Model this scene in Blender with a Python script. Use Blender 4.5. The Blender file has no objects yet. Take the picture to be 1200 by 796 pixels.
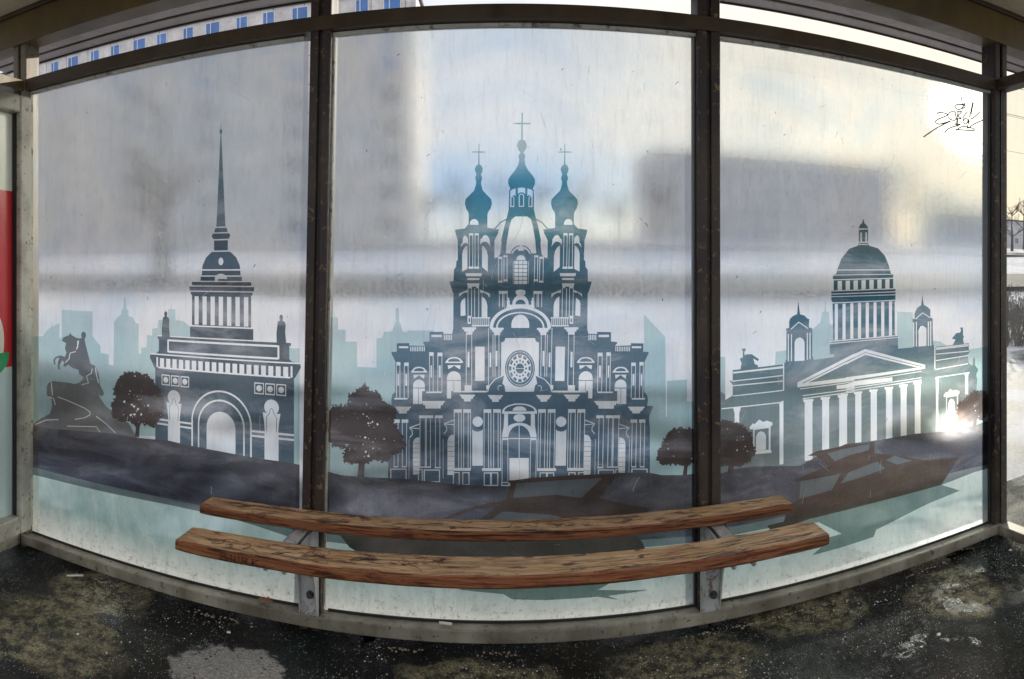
import bpy, bmesh, math, random
from mathutils import Vector, noise
random.seed(7)
SC = bpy.context.scene
COL = SC.collection
R = math.radians
F, Y0, CX, ZC, WY = 741.0, 320.0, 600.0, 1.42, 2.30

# ------------------------------------------------------------------ helpers
def px(x, y, Y=WY):
    """photo pixel -> point of the vertical plane at depth Y"""
    t = (x - CX) / F
    return (Y * math.tan(t), ZC + (Y0 - y) / F * Y / math.cos(t))

def uv(u, v, Y=WY):
    return (u / F * Y, ZC - v / F * Y)

def link(name, me, mats, parent=None):
    for m in (mats if isinstance(mats, (list, tuple)) else [mats]):
        me.materials.append(m)
    o = bpy.data.objects.new(name, me)
    COL.objects.link(o)
    if parent is not None:
        o.parent = parent
    return o

def empty(name, loc=(0, 0, 0)):
    o = bpy.data.objects.new(name, None)
    COL.objects.link(o); o.location = loc
    o.empty_display_size = .1
    return o

def tag(o, label=None, cat=None, group=None, kind=None):
    if label: o['label'] = label
    if cat: o['category'] = cat
    if group: o['group'] = group
    if kind: o['kind'] = kind
    return o

def bm_box(bm, x0, x1, y0, y1, z0, z1, bev=0.0, sl=0.0, lean=0.0):
    r = bmesh.ops.create_cube(bm, size=1)
    vs = r['verts']
    for v in vs:
        v.co = Vector((x0 + (v.co.x + .5) * (x1 - x0), y0 + (v.co.y + .5) * (y1 - y0), z0 + (v.co.z + .5) * (z1 - z0)))
    if bev:
        es = list({e for v in vs for e in v.link_edges})
        r2 = bmesh.ops.bevel(bm, geom=es, offset=bev, segments=2, affect='EDGES', profile=.5)
        vs = list(set(r2['verts']) | {v for v in vs if v.is_valid})
    for v in vs:
        if sl: v.co.z += sl * v.co.x
        if lean: v.co.x += lean * (v.co.z - 1.3)
    return vs

def bm_tube(bm, pts, rad, seg=6):
    rings = []
    n = len(pts)
    rr = rad if isinstance(rad, (list, tuple)) else [rad] * n
    for i, p in enumerate(pts):
        p = Vector(p)
        d = (Vector(pts[min(i + 1, n - 1)]) - Vector(pts[max(i - 1, 0)]))
        if d.length < 1e-9: d = Vector((0, 0, 1))
        d.normalize()
        a = d.cross(Vector((0, 0, 1)))
        if a.length < .05: a = d.cross(Vector((1, 0, 0)))
        a.normalize(); b = d.cross(a)
        rings.append([bm.verts.new(p + (a * math.cos(k * 2 * math.pi / seg) + b * math.sin(k * 2 * math.pi / seg)) * rr[i]) for k in range(seg)])
    for i in range(n - 1):
        for k in range(seg):
            bm.faces.new((rings[i][k], rings[i][(k + 1) % seg], rings[i + 1][(k + 1) % seg], rings[i + 1][k]))
    bm.faces.new(rings[0][::-1]); bm.faces.new(rings[-1])

def fin(name, bm, mats, parent=None, smooth=False):
    me = bpy.data.meshes.new(name)
    bmesh.ops.recalc_face_normals(bm, faces=bm.faces)
    bm.to_mesh(me); bm.free()
    if smooth:
        for p in me.polygons: p.use_smooth = True
    return link(name, me, mats, parent)

def box(name, x0, x1, y0, y1, z0, z1, mat, parent=None, bev=0.0, sl=0.0, lean=0.0):
    bm = bmesh.new()
    bm_box(bm, x0, x1, y0, y1, z0, z1, bev, sl, lean)
    return fin(name, bm, mat, parent)

# ------------------------------------------------------------------ materials
def mat(name):
    m = bpy.data.materials.new(name)
    m.use_nodes = True
    nt = m.node_tree
    nt.nodes.clear()
    out = nt.nodes.new('ShaderNodeOutputMaterial')
    return m, nt, out

class N:
    def __init__(s, nt): s.nt = nt
    def __call__(s, t, _o=0, **kw):
        n = s.nt.nodes.new('ShaderNode' + t)
        for k, v in kw.items():
            if k.startswith('i_'):
                key = k[2:].replace('_', ' ')
                key = int(key) if key.isdigit() else key
                if isinstance(v, bpy.types.NodeSocket): s.nt.links.new(v, n.inputs[key])
                else: n.inputs[key].default_value = v
            else: setattr(n, k, v)
        return n
    def l(s, a, b): s.nt.links.new(a, b)
    def math(s, op, a, b=0.0, c=0.0, clamp=False):
        n = s.nt.nodes.new('ShaderNodeMath'); n.operation = op; n.use_clamp = clamp
        for i, v in enumerate((a, b, c)):
            if isinstance(v, bpy.types.NodeSocket): s.nt.links.new(v, n.inputs[i])
            else: n.inputs[i].default_value = v
        return n.outputs[0]
    def ramp(s, fac, stops, interp='LINEAR'):
        n = s.nt.nodes.new('ShaderNodeValToRGB'); n.color_ramp.interpolation = interp
        s.nt.links.new(fac, n.inputs[0])
        e = n.color_ramp.elements
        while len(e) < len(stops): e.new(.5)
        for i, (p, c) in enumerate(stops):
            e[i].position = p; e[i].color = (c, c, c, 1) if isinstance(c, (int, float)) else (*c, 1)
        return n.outputs[0]
    def coord(s, scale=(1, 1, 1), kind='Object', rot=(0, 0, 0), loc=(0, 0, 0)):
        c = s.nt.nodes.new('ShaderNodeTexCoord'); m = s.nt.nodes.new('ShaderNodeMapping')
        m.inputs['Scale'].default_value = scale; m.inputs['Rotation'].default_value = rot; m.inputs['Location'].default_value = loc
        s.nt.links.new(c.outputs[kind], m.inputs[0]); return m.outputs[0]
    def noise(s, vec, scale=5, detail=4, rough=.5, dist=0):
        n = s.nt.nodes.new('ShaderNodeTexNoise')
        s.nt.links.new(vec, n.inputs['Vector'])
        n.inputs['Scale'].default_value = scale; n.inputs['Detail'].default_value = detail
        n.inputs['Roughness'].default_value = rough; n.inputs['Distortion'].default_value = dist
        return n.outputs[0]
    def mixc(s, f, a, b, mode='MIX'):
        n = s.nt.nodes.new('ShaderNodeMix'); n.data_type = 'RGBA'; n.blend_type = mode
        for i, v in ((0, f), (6, a), (7, b)):
            if isinstance(v, bpy.types.NodeSocket): s.nt.links.new(v, n.inputs[i])
            elif i == 0: n.inputs[i].default_value = v
            else: n.inputs[i].default_value = (*v, 1)
        return n.outputs[2]
    def mixs(s, f, a, b):
        n = s.nt.nodes.new('ShaderNodeMixShader')
        if isinstance(f, bpy.types.NodeSocket): s.nt.links.new(f, n.inputs[0])
        else: n.inputs[0].default_value = f
        s.nt.links.new(a, n.inputs[1]); s.nt.links.new(b, n.inputs[2]); return n.outputs[0]
    def bump(s, h, strength=.3, dist=.01):
        n = s.nt.nodes.new('ShaderNodeBump'); n.inputs['Strength'].default_value = strength
        n.inputs['Distance'].default_value = dist; s.nt.links.new(h, n.inputs['Height']); return n.outputs[0]

def principled(name, color, rough=.6, metal=0.0, var=.25, vscale=6, bump=0.0, bscale=60, dirt=None, dscale=3, spec=.5):
    m, nt, out = mat(name); n = N(nt)
    co = n.coord()
    a = n.noise(co, vscale, 6, .6)
    dark = tuple(c * (1 - var) for c in color); lite = tuple(min(1, c * (1 + var)) for c in color)
    c = n.ramp(a, [(.3, dark), (.7, lite)])
    if dirt:
        d = n.noise(co, dscale, 8, .7, .6)
        c = n.mixc(n.ramp(d, [(.53, 0.0), (.64, 1.0)]), c, dirt)
    p = n('BsdfPrincipled', i_Roughness=rough, i_Metallic=metal)
    p.inputs['Specular IOR Level'].default_value = spec
    n.l(c, p.inputs['Base Color'])
    if bump:
        n.l(n.bump(n.noise(co, bscale, 5, .6), bump, .004), p.inputs['Normal'])
    n.l(p.outputs[0], out.inputs[0])
    return m

# painted metal of the frame with chips, grime
def m_metal(name, c1, c2, wear):
    m, nt, out = mat(name); n = N(nt)
    co = n.coord()
    a = n.noise(n.coord((1, 1, .25)), 9, 7, .65)
    c = n.ramp(a, [(.3, c1), (.7, c2)])
    d = n.noise(co, 38, 6, .7, .4)
    c = n.mixc(n.ramp(d, [(.59, 0.0), (.62, 1.0)]), c, wear)
    g = n.noise(co, 2.6, 5, .6)
    c = n.mixc(n.ramp(g, [(.42, 0.0), (.62, .7)]), c, (.07, .055, .035))
    p = n('BsdfPrincipled', i_Metallic=.0); p.inputs['Specular IOR Level'].default_value = .28
    n.l(c, p.inputs['Base Color'])
    n.l(n.ramp(a, [(.3, .34), (.7, .58)]), p.inputs['Roughness'])
    n.l(n.bump(n.noise(co, 120, 4, .6), .12, .002), p.inputs['Normal'])
    n.l(p.outputs[0], out.inputs[0])
    return m
M_pshade = m_metal('shaded_post_metal', (.016, .012, .014), (.052, .038, .034), (.2, .13, .05))  # post metal with its backlit shade put into the darker colour
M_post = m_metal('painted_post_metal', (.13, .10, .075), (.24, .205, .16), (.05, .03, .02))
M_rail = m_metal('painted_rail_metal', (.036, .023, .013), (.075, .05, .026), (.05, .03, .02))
M_beam = m_metal('painted_beam_metal', (.085, .058, .018), (.15, .105, .036), (.10, .07, .04))
M_sill = m_metal('weathered_sill_metal', (.22, .195, .14), (.46, .43, .34), (.12, .10, .06))
M_alu = m_metal('lightbox_aluminium', (.42, .41, .34), (.56, .55, .47), (.2, .16, .1))
M_dark = principled('dark_recess', (.018, .016, .015), .6)
M_gasket = principled('pale_gasket', (.42, .41, .35), .6, dirt=(.1, .08, .05), dscale=20)
M_ceil = principled('ceiling_plaster', (.62, .53, .36), .85, var=.12, bump=1.0, bscale=45)
M_steel = principled('bracket_steel', (.50, .50, .48), .45, .15, var=.2, vscale=14, dirt=(.16, .11, .07), dscale=18)
M_soffit = principled('soffit_sheet', (.24, .21, .19), .42, .2, var=.2, vscale=7, dirt=(.18, .15, .12), dscale=9)
M_leaf = principled('dead_leaf', (.22, .08, .03), .7)
M_butt = principled('cigarette_paper', (.75, .70, .62), .8, var=.1)

# --- frosted film pane: blurred view of the outside plus a milky scatter
def m_frost():
    m, nt, out = mat('frosted_glass'); n = N(nt)
    co = n.coord()
    sep = n('SeparateXYZ', i_Vector=co)
    z = sep.outputs[2]
    streak = n.noise(n.coord((9, 1, 1.6)), 3.0, 9, .75, .6)
    blot = n.noise(co, 3.2, 7, .65, .4)
    fine = n.noise(n.coord((1, 1, .4)), 150, 4, .85)
    scr = n.noise(n.coord((5.5, 1, .9), rot=(0, .22, 0)), 20, 9, .85, 1.6)
    # printed pale sea at the foot of the pane: much more milky, slightly teal
    seaf = n.ramp(n.math('ADD', n.math('MULTIPLY', z, 1.0), 0.0), [(.44, 1.0), (.475, 0.0)])
    mk = n.math('ADD', n.math('MULTIPLY', blot, .42), n.math('MULTIPLY', streak, .50))
    mk = n.math('ADD', mk, n.math('MULTIPLY', fine, .60))
    mk = n.math('ADD', mk, n.math('MULTIPLY', n.ramp(z, [(.45, 0.0), (.95, 1.0)]), .16))
    milky = n.math('ADD', mk, -.66, clamp=True)
    milky = n.math('ADD', milky, n.math('MULTIPLY', n.ramp(scr, [(.58, 0.0), (.66, 1.0)]), .6), clamp=True)
    milky = n.math('ADD', milky, n.math('MULTIPLY', seaf, .48), clamp=True)
    refr = n('BsdfRefraction', i_Color=(.79, .84, .89, 1), i_IOR=FROST_IOR, i_Roughness=FROST_R)
    tealn = n.ramp(n.noise(n.coord((2.0, 1, 1.3)), 4, 6, .7, .5), [(.35, (.26, .46, .47)), (.68, (.54, .70, .70))])
    seacol = n.mixc(n.ramp(z, [(.17, 1.0), (.29, 0.0)]), tealn, (.88, .93, .92))
    wcol = n.mixc(seaf, (.60, .63, .66), seacol)
    dif = n('BsdfDiffuse'); n.l(wcol, dif.inputs[0])
    trl = n('BsdfTranslucent'); n.l(wcol, trl.inputs[0])
    milk = n.mixs(.34, dif.outputs[0], trl.outputs[0])
    s = n.mixs(milky, refr.outputs[0], milk)
    vs_ = n.noise(n.coord((22, 1, 2.4), loc=(3, 0, 1)), 2.6, 9, .8, .7)
    n.l(n.ramp(n.noise(co, 90, 5, .9), [(.36, .44), (.62, .82)]), refr.inputs['Roughness'])
    rc = n.noise(n.coord((1, 1, 1.3), loc=(7, 0, 2)), 1.5, 5, .6, .6)
    n.l(n.mixc(n.ramp(rc, [(.38, 0.0), (.62, 1.0)]), (.62, .73, .84), (.86, .87, .87)), refr.inputs['Color'])
    dk = n('BsdfDiffuse', i_Color=(.10, .10, .10, 1))
    br_ = n('BsdfDiffuse', i_Color=(.22, .18, .11, 1))
    spl = n.math('MULTIPLY', n.ramp(n.noise(co, 60, 7, .8), [(.54, 0.0), (.64, .8)]), n.ramp(z, [(.15, 1.0), (.33, 0.0)]))
    s = n.mixs(spl, s, br_.outputs[0])
    s = n.mixs(n.ramp(vs_, [(.50, 0.0), (.80, .25)]), s, dk.outputs[0])
    ck = n.noise(n.coord((1.6, 1, 1), rot=(0, .6, 0)), 33, 3, .9, .8)
    s = n.mixs(n.ramp(ck, [(.745, 0.0), (.76, .85)]), s, dk.outputs[0])
    tr = n('BsdfTransparent')
    s = n.mixs(.05, s, tr.outputs[0])
    gl = n('BsdfGlossy', i_Roughness=.12)
    lw = n('LayerWeight', i_Blend=.12)
    s = n.mixs(n.math('MULTIPLY', lw.outputs[0], .25), s, gl.outputs[0])
    n.l(s, out.inputs[0])
    return m
FROST_IOR, FROST_R = 1.04, .66
M_frost = m_frost()

def m_clear(name, dirt=.06):
    m, nt, out = mat(name); n = N(nt)
    tr = n('BsdfTransparent', i_Color=(.96, .97, .96, 1))
    gl = n('BsdfGlossy', i_Roughness=.03)
    df = n('BsdfDiffuse', i_Color=(.6, .58, .5, 1))
    co = n.coord()
    spots = n.ramp(n.noise(co, 75, 5, .8), [(.66, 0.0), (.70, .75)])
    haze = n.math('MULTIPLY', n.noise(n.coord((1, 8, 1.5)), 4, 6, .7), dirt)
    s = n.mixs(n.math('ADD', spots, haze, clamp=True), tr.outputs[0], df.outputs[0])
    s = n.mixs(.04, s, gl.outputs[0])
    n.l(s, out.inputs[0])
    return m
M_clear = m_clear('clear_glass_back', .0)
M_dirty = m_clear('clear_side_glass', .16)

def m_print(name, stops, dif=(.05, .05, .05), df=.12, grain=.25, lit_amt=.42):
    """translucent printed film; stops: (height m, tint)"""
    m, nt, out = mat(name); n = N(nt)
    co = n.coord(); sep = n('SeparateXYZ', i_Vector=co)
    zz = n.math('DIVIDE', sep.outputs[2], 2.4)
    c = n.ramp(zz, [(h / 2.4, t) for h, t in stops])
    lit_clouds = n.noise(n.coord((1.0, 1, 3.2), rot=(0, .12, 0)), 2.6, 6, .62, .7)
    lit_clouds = n.math('MULTIPLY', n.ramp(lit_clouds, [(.47, 0.0), (.68, lit_amt)]), n.ramp(sep.outputs[2], [(.5, .75), (.95, 1.0)]))
    c = n.mixc(lit_clouds, c, (.62, .62, .66))  # cloudy reflections and backdrop light painted paler into the film tint
    g = n.noise(n.coord((3, 1, 1)), 120, 4, .8)
    c = n.mixc(n.ramp(g, [(.55, 0.0), (.78, grain)]), c, (.8, .85, .85))
    tr = n('BsdfTransparent'); n.l(c, tr.inputs[0])
    d = n('BsdfDiffuse', i_Color=(*dif, 1))
    s = n.mixs(df * .5, tr.outputs[0], d.outputs[0])
    n.l(s, out.inputs[0])
    return m
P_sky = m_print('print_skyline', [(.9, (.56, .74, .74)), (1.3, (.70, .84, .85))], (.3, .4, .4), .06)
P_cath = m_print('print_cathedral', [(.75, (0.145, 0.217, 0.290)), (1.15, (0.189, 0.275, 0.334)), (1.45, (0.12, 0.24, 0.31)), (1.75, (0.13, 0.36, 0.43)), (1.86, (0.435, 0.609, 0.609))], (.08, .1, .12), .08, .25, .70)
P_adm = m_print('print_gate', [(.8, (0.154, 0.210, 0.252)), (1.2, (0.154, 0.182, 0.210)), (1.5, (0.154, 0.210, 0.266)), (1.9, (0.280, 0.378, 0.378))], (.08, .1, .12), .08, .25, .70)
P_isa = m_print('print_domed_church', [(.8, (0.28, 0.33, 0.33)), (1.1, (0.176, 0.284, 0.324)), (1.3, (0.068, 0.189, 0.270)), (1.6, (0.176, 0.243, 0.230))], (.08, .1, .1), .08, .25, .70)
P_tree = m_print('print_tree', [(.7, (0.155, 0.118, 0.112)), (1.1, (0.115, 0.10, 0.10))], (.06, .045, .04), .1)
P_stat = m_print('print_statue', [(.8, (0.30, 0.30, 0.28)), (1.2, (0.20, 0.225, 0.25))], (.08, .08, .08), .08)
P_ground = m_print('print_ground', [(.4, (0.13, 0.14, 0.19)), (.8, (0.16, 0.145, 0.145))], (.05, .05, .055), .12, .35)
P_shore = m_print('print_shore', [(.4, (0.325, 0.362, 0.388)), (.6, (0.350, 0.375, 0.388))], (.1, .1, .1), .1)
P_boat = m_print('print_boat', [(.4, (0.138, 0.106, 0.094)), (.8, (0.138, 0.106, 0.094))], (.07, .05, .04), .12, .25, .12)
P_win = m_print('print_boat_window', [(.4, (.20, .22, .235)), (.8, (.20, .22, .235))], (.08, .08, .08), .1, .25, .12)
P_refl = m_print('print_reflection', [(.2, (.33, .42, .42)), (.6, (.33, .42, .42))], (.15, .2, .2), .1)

# ------------------------------------------------------------------ artwork engine (planar partition by scanline)
class Art:
    def __init__(s): s.shapes = []
    def poly(s, cls, pts):          # plane coordinates
        if len(pts) >= 3: s.shapes.append((cls, [list(p) for p in pts]))
    def P(s, cls, pts):             # photo pixels, with long edges cut so that curves stay true
        s.poly(cls, [px(*p) for p in pts])
    def build(s, x0, x1, z0, z1):
        """returns dict cls -> list of quads"""
        zs = {round(z0, 4), round(z1, 4)}
        sh = []
        for cls, pts in s.shapes:
            a = min(p[1] for p in pts); b = max(p[1] for p in pts)
            c = min(p[0] for p in pts); d = max(p[0] for p in pts)
            if b < z0 or a > z1 or d < x0 or c > x1: continue
            e = []
            for i in range(len(pts)):
                p, q = pts[i], pts[(i + 1) % len(pts)]
                pz, qz = round(p[1] / .0008) * .0008, round(q[1] / .0008) * .0008
                if abs(pz - qz) < 1e-7: continue
                e.append((pz, p[0], qz, q[0]) if pz < qz else (qz, q[0], pz, p[0]))
                for v in (pz, qz):
                    if z0 < v < z1: zs.add(round(v, 4))
            sh.append((cls, a - .001, b + .001, e))
        zl = sorted(zs); z2 = [zl[0]]
        for v in zl[1:]:
            while v - z2[-1] > .0045: z2.append(z2[-1] + .004)
            if v - z2[-1] > .0003: z2.append(v)
        res = {}
        for a, b in zip(z2[:-1], z2[1:]):
            mid = (a + b) / 2
            spans = []   # list of (x_mid, cls, xa, xb)
            layers = []
            for cls, lo, hi, e in sh:
                if mid < lo or mid > hi: continue
                cr = []
                for (p, xp, q, xq) in e:
                    if p < mid < q:
                        k = (xq - xp) / (q - p)
                        cr.append((xp + k * (mid - p), xp + k * (max(a, p) - p), xp + k * (min(b, q) - p)))
                cr.sort()
                for i in range(0, len(cr) - 1, 2):
                    layers.append((cls, cr[i], cr[i + 1]))
            if not layers: continue
            cur = []     # sorted disjoint (L,R,cls)
            for cls, L, Rr in layers:
                new = []
                for (l, r, c) in cur:
                    if r[0] <= L[0] or l[0] >= Rr[0]: new.append((l, r, c)); continue
                    if l[0] < L[0]: new.append((l, L, c))
                    if r[0] > Rr[0]: new.append((Rr, r, c))
                if cls: new.append((L, Rr, cls))
                cur = new
            for (l, r, c) in cur:
                if r[0] < x0 or l[0] > x1: continue
                la, lb, ra, rb = [min(max(v, x0), x1) for v in (l[1], l[2], r[1], r[2])]
                if r[0] - l[0] < 2e-5: continue
                res.setdefault(c, []).append(((la, a), (ra, a), (rb, b), (lb, b)))
        return res

def arc(cx, cy, rx, ry, a0, a1, n=20):
    return [(cx + rx * math.cos(R(a0 + (a1 - a0) * i / n)), cy - ry * math.sin(R(a0 + (a1 - a0) * i / n))) for i in range(n + 1)]

A = Art()
CLS = dict(sky='printed_skyline', cath='printed_cathedral', adm='printed_spired_gate', isa='printed_domed_church', tree='printed_tree',
           stat='printed_rider_statue', ground='printed_ground', shore='printed_shore', boat='printed_boat', win='printed_boat_window', refl='printed_reflection')

# ---- pale skyline, left pane
def crop(ox, oy, s): return lambda x, y: (ox + x / s, oy + y / s)
c3 = crop(35, 340, 4.42)
def CP(c, cls, pts): A.P(cls, [c(*p) for p in pts])
CP(c3, 'sky', [(0, 720), (0, 240), (75, 238), (98, 205), (118, 190), (120, 165), (123, 190), (160, 172), (160, 250), (172, 240), (172, 102), (331, 110), (331, 235), (350, 262), (372, 290), (372, 325), (415, 332), (415, 385), (440, 390), (442, 165), (460, 140), (480, 128), (483, 100), (490, 95), (492, 45), (497, 32), (505, 45), (506, 98), (516, 105), (518, 135), (540, 140), (555, 170), (570, 174), (570, 330), (582, 330), (584, 298), (610, 296), (612, 235), (620, 232), (640, 236), (640, 200), (668, 196), (672, 155), (700, 152), (722, 150), (722, 100), (735, 96), (737, 60), (740, 98), (760, 100), (760, 155), (800, 160), (850, 200), (1000, 320), (1000, 760)])
A.P('sky', [(300, 400), (318, 402), (345, 408), (352, 408), (352, 560), (300, 560)])
# centre pane skyline
c7 = crop(375, 350, 3.62)
CP(c7, 'sky', [(0, 800), (0, 132), (48, 130), (48, 80), (62, 78), (63, 45), (66, 78), (80, 80), (80, 130), (112, 132), (112, 182), (160, 182), (160, 288), (242, 292), (242, 168), (265, 165), (275, 140), (308, 138), (318, 108), (323, 95), (323, 45), (330, 36), (337, 45), (338, 95), (345, 108), (352, 138), (372, 142), (372, 134), (480, 134), (560, 200), (560, 800)])
A.P('sky', [(700, 570), (700, 460), (754, 430), (754, 368), (779, 395), (779.5, 488), (781, 488), (781, 446), (804, 444.5), (804, 470), (812, 470), (812, 418), (835, 415), (835, 570)])
# right pane skyline
A.P('sky', [(840, 540), (840, 418), (849, 418), (849, 470), (905, 460), (908, 412), (922, 410), (960, 378), (962, 366), (965, 365), (966, 352), (967, 365), (970, 366), (971, 380), (985, 382), (985, 420), (1050, 420), (1050, 365), (1068, 366), (1072, 398), (1100, 400), (1120, 412), (1160, 405), (1160, 520)])

# ---- statue on rock
CP(c3, 'stat', [(15, 700), (60, 665), (110, 640), (122, 600), (118, 560), (95, 545), (93, 500), (103, 480), (130, 470), (200, 478), (240, 486), (262, 478), (280, 462), (285, 450), (262, 435), (258, 412), (225, 402), (205, 385), (190, 398), (178, 390), (186, 378), (175, 362), (168, 375), (160, 390), (165, 408), (155, 412), (150, 395), (152, 370), (160, 352), (148, 350), (138, 362), (140, 385), (132, 385), (128, 362), (140, 345), (165, 338), (188, 345), (196, 325), (188, 300), (194, 275), (172, 262), (180, 245), (210, 232), (214, 218), (222, 232), (245, 245), (262, 250), (276, 248), (272, 235), (275, 220), (285, 214), (296, 222), (297, 240), (290, 255), (296, 285), (312, 345), (320, 380), (345, 392), (362, 430), (370, 490), (390, 530), (388, 545), (375, 548), (362, 540), (372, 560), (400, 600), (470, 655), (520, 690), (560, 760), (300, 760), (60, 720)])
def line(cls, pts, w, P=True):
    """stroke in photo pixels"""
    n = len(pts); L, Rr = [], []
    for i, p in enumerate(pts):
        a = pts[max(i - 1, 0)]; b = pts[min(i + 1, n - 1)]
        dx, dy = b[0] - a[0], b[1] - a[1]; d = math.hypot(dx, dy) or 1
        nx, ny = -dy / d * w / 2, dx / d * w / 2
        L.append((p[0] + nx, p[1] + ny)); Rr.append((p[0] - nx, p[1] - ny))
    (A.P if P else A.poly)(cls, L + Rr[::-1])
for pts in ([(35, 695), (90, 672), (155, 670)], [(150, 552), (200, 570), (290, 610), (318, 630), (318, 645), (290, 660), (240, 668)],
            [(200, 703), (350, 706), (370, 735)], [(350, 652), (400, 690), (450, 738)], [(105, 552), (130, 560), (138, 595)],
            [(245, 318), (215, 325), (210, 355), (190, 375)], [(330, 405), (325, 430), (300, 445), (310, 480), (275, 490)], [(345, 400), (352, 440), (362, 480)], [(118, 478), (124, 545)]):
    line(0, [c3(*p) for p in pts], 1.0)
CP(c3, 0, [(252, 262), (262, 262), (255, 300), (245, 312), (252, 285)])

# ---- spired gate tower (left), in normalised plane units about its axis
AU = -366.0
def AD(cls, pts, mirror=True, off=0):
    A.poly(cls, [uv(AU + off + p[0], p[1]) for p in pts])
def sym(cls, half):
    A.poly(cls, [uv(AU + a, b) for a, b in half] + [uv(AU - a, b) for a, b in half[::-1]])
def rect(cls, u0, u1, v0, v1): AD(cls, [(u0, v0), (u1, v0), (u1, v1), (u0, v1)])
def rect2(cls, u0, u1, v0, v1): rect(cls, u0, u1, v0, v1); rect(cls, -u1, -u0, v0, v1)
sym('adm', [(0.3, -196), (.5, -188), (2.0, -186), (2.0, -183), (.6, -181), (6.6, -61), (8, -60), (10, -53), (12, -52), (13.5, -48), (11, -44), (10, -43), (10, -29), (14, -27), (22, -20), (27, -10), (28, -3), (28, 2), (30, 3), (30, 10), (43, 11), (43, 17), (47, 18), (47, 23), (45, 24), (45, 28), (43, 29), (43, 70), (46, 71), (46, 86), (97, 87), (97, 91), (95, 91), (95, 107), (98, 110), (109, 113), (110, 117), (102, 131), (101, 131), (101, 262)])
for (u, a, b) in ((9, -60.6, -58.8), (13, -53.2, -51.6), (11, -44.4, -42.6), (14, -29.4, -27.6), (28, -5, -3.2), (30, 3, 5), (43, 10.4, 11.8), (47, 16.6, 18.0), (46, 23.4, 25.0), (47, 69.5, 71.5), (97, 85.5, 87), (80, 90.5, 93), (80, 106, 108.5), (109, 111, 112.8)):
    rect(0, -u, u, a, b)
rect2(0, 79, 81.5, 91, 108)
A.poly(0, [uv(AU + a, b) for a, b in arc(0, -15, 3.6, 5, 0, 360)])
A.poly(0, [uv(AU + a, b) for a, b in arc(0, 8, 9, 7, 0, 180)])
rect(0, -9, -4, 8, 12)
for i in range(7):
    c = -36 + i * 12
    rect(0, c - 3.1, c + 3.1, 31, 68.5)
rect2(0, 96.5, 99, 116, 130)
for i in range(19):
    c = -90 + i * 10
    rect(0, c - 3.3, c + 3.3, 117, 130)
rect(0, -96, 96, 129, 131.2)
for s_ in (-1, 1):
    for i in range(3):
        c = s_ * (54 + i * 15)
        rect(0, c - 6.6, c + 6.6, 139, 153.5); rect('adm', c - 5.4, c + 5.4, 140.5, 152)
        A.poly(0, [uv(AU + a, b) for a, b in arc(c, 146.2, 3.9, 4, 0, 360)])
    c = s_ * 71
    A.poly(0, [uv(AU + a, b) for a, b in arc(c, 169, 10, 10, 0, 360)])
    AD(0, [(c - 12, 176), (c - 4, 177), (c, 170), (c + 4, 177), (c + 12, 176), (c + 10, 188), (c + 9, 200), (c - 9, 200), (c - 10, 188)])
    line('adm', [uv(AU + a, b) for a, b in [(c - 6.5, 200), (c - 7, 182), (c - 3, 177), (c - 2, 172), (c, 170), (c + 2, 172), (c + 3, 177), (c + 7, 182), (c + 6.5, 200)]], .0025, P=False)
    rect(0, c - 9.5, c + 9.5, 202.5, 261)
    rect(0, s_ * 101 if s_ < 0 else 44, -44 if s_ < 0 else 101, 200, 202.6)
    rect(0, s_ * 101 if s_ < 0 else 44, -44 if s_ < 0 else 101, 206, 208.4)
def arch(cls, u, vt, vb, ry=None):
    ry = ry or u
    A.poly(cls, [uv(AU + a, b) for a, b in [(-u, vb)] + [(-x, y) for x, y in arc(0, vt + ry, u, ry, 0, 180)] + [(u, vb)]])
arch(0, 44, 153, 261); arch('adm', 42, 155.5, 261); arch(0, 34, 165, 261); arch('adm', 32, 167.5, 261); arch(0, 21, 181, 261)
rect2(0, 41.5, 43.5, 196, 261)
for s_ in (-1, 1):   # small statues on the attic
    AD('adm', [(s_ * 84 + a, b) for a, b in [(-6, 87), (-6.4, 76), (-5.2, 66), (-4.6, 61), (-1.6, 59.4), (-2.6, 56), (-1.6, 53), (0, 52), (1.6, 53), (2.6, 56), (1.6, 59.4), (4.6, 61), (6, 64), (5.4, 74), (6.6, 87)]])

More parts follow.
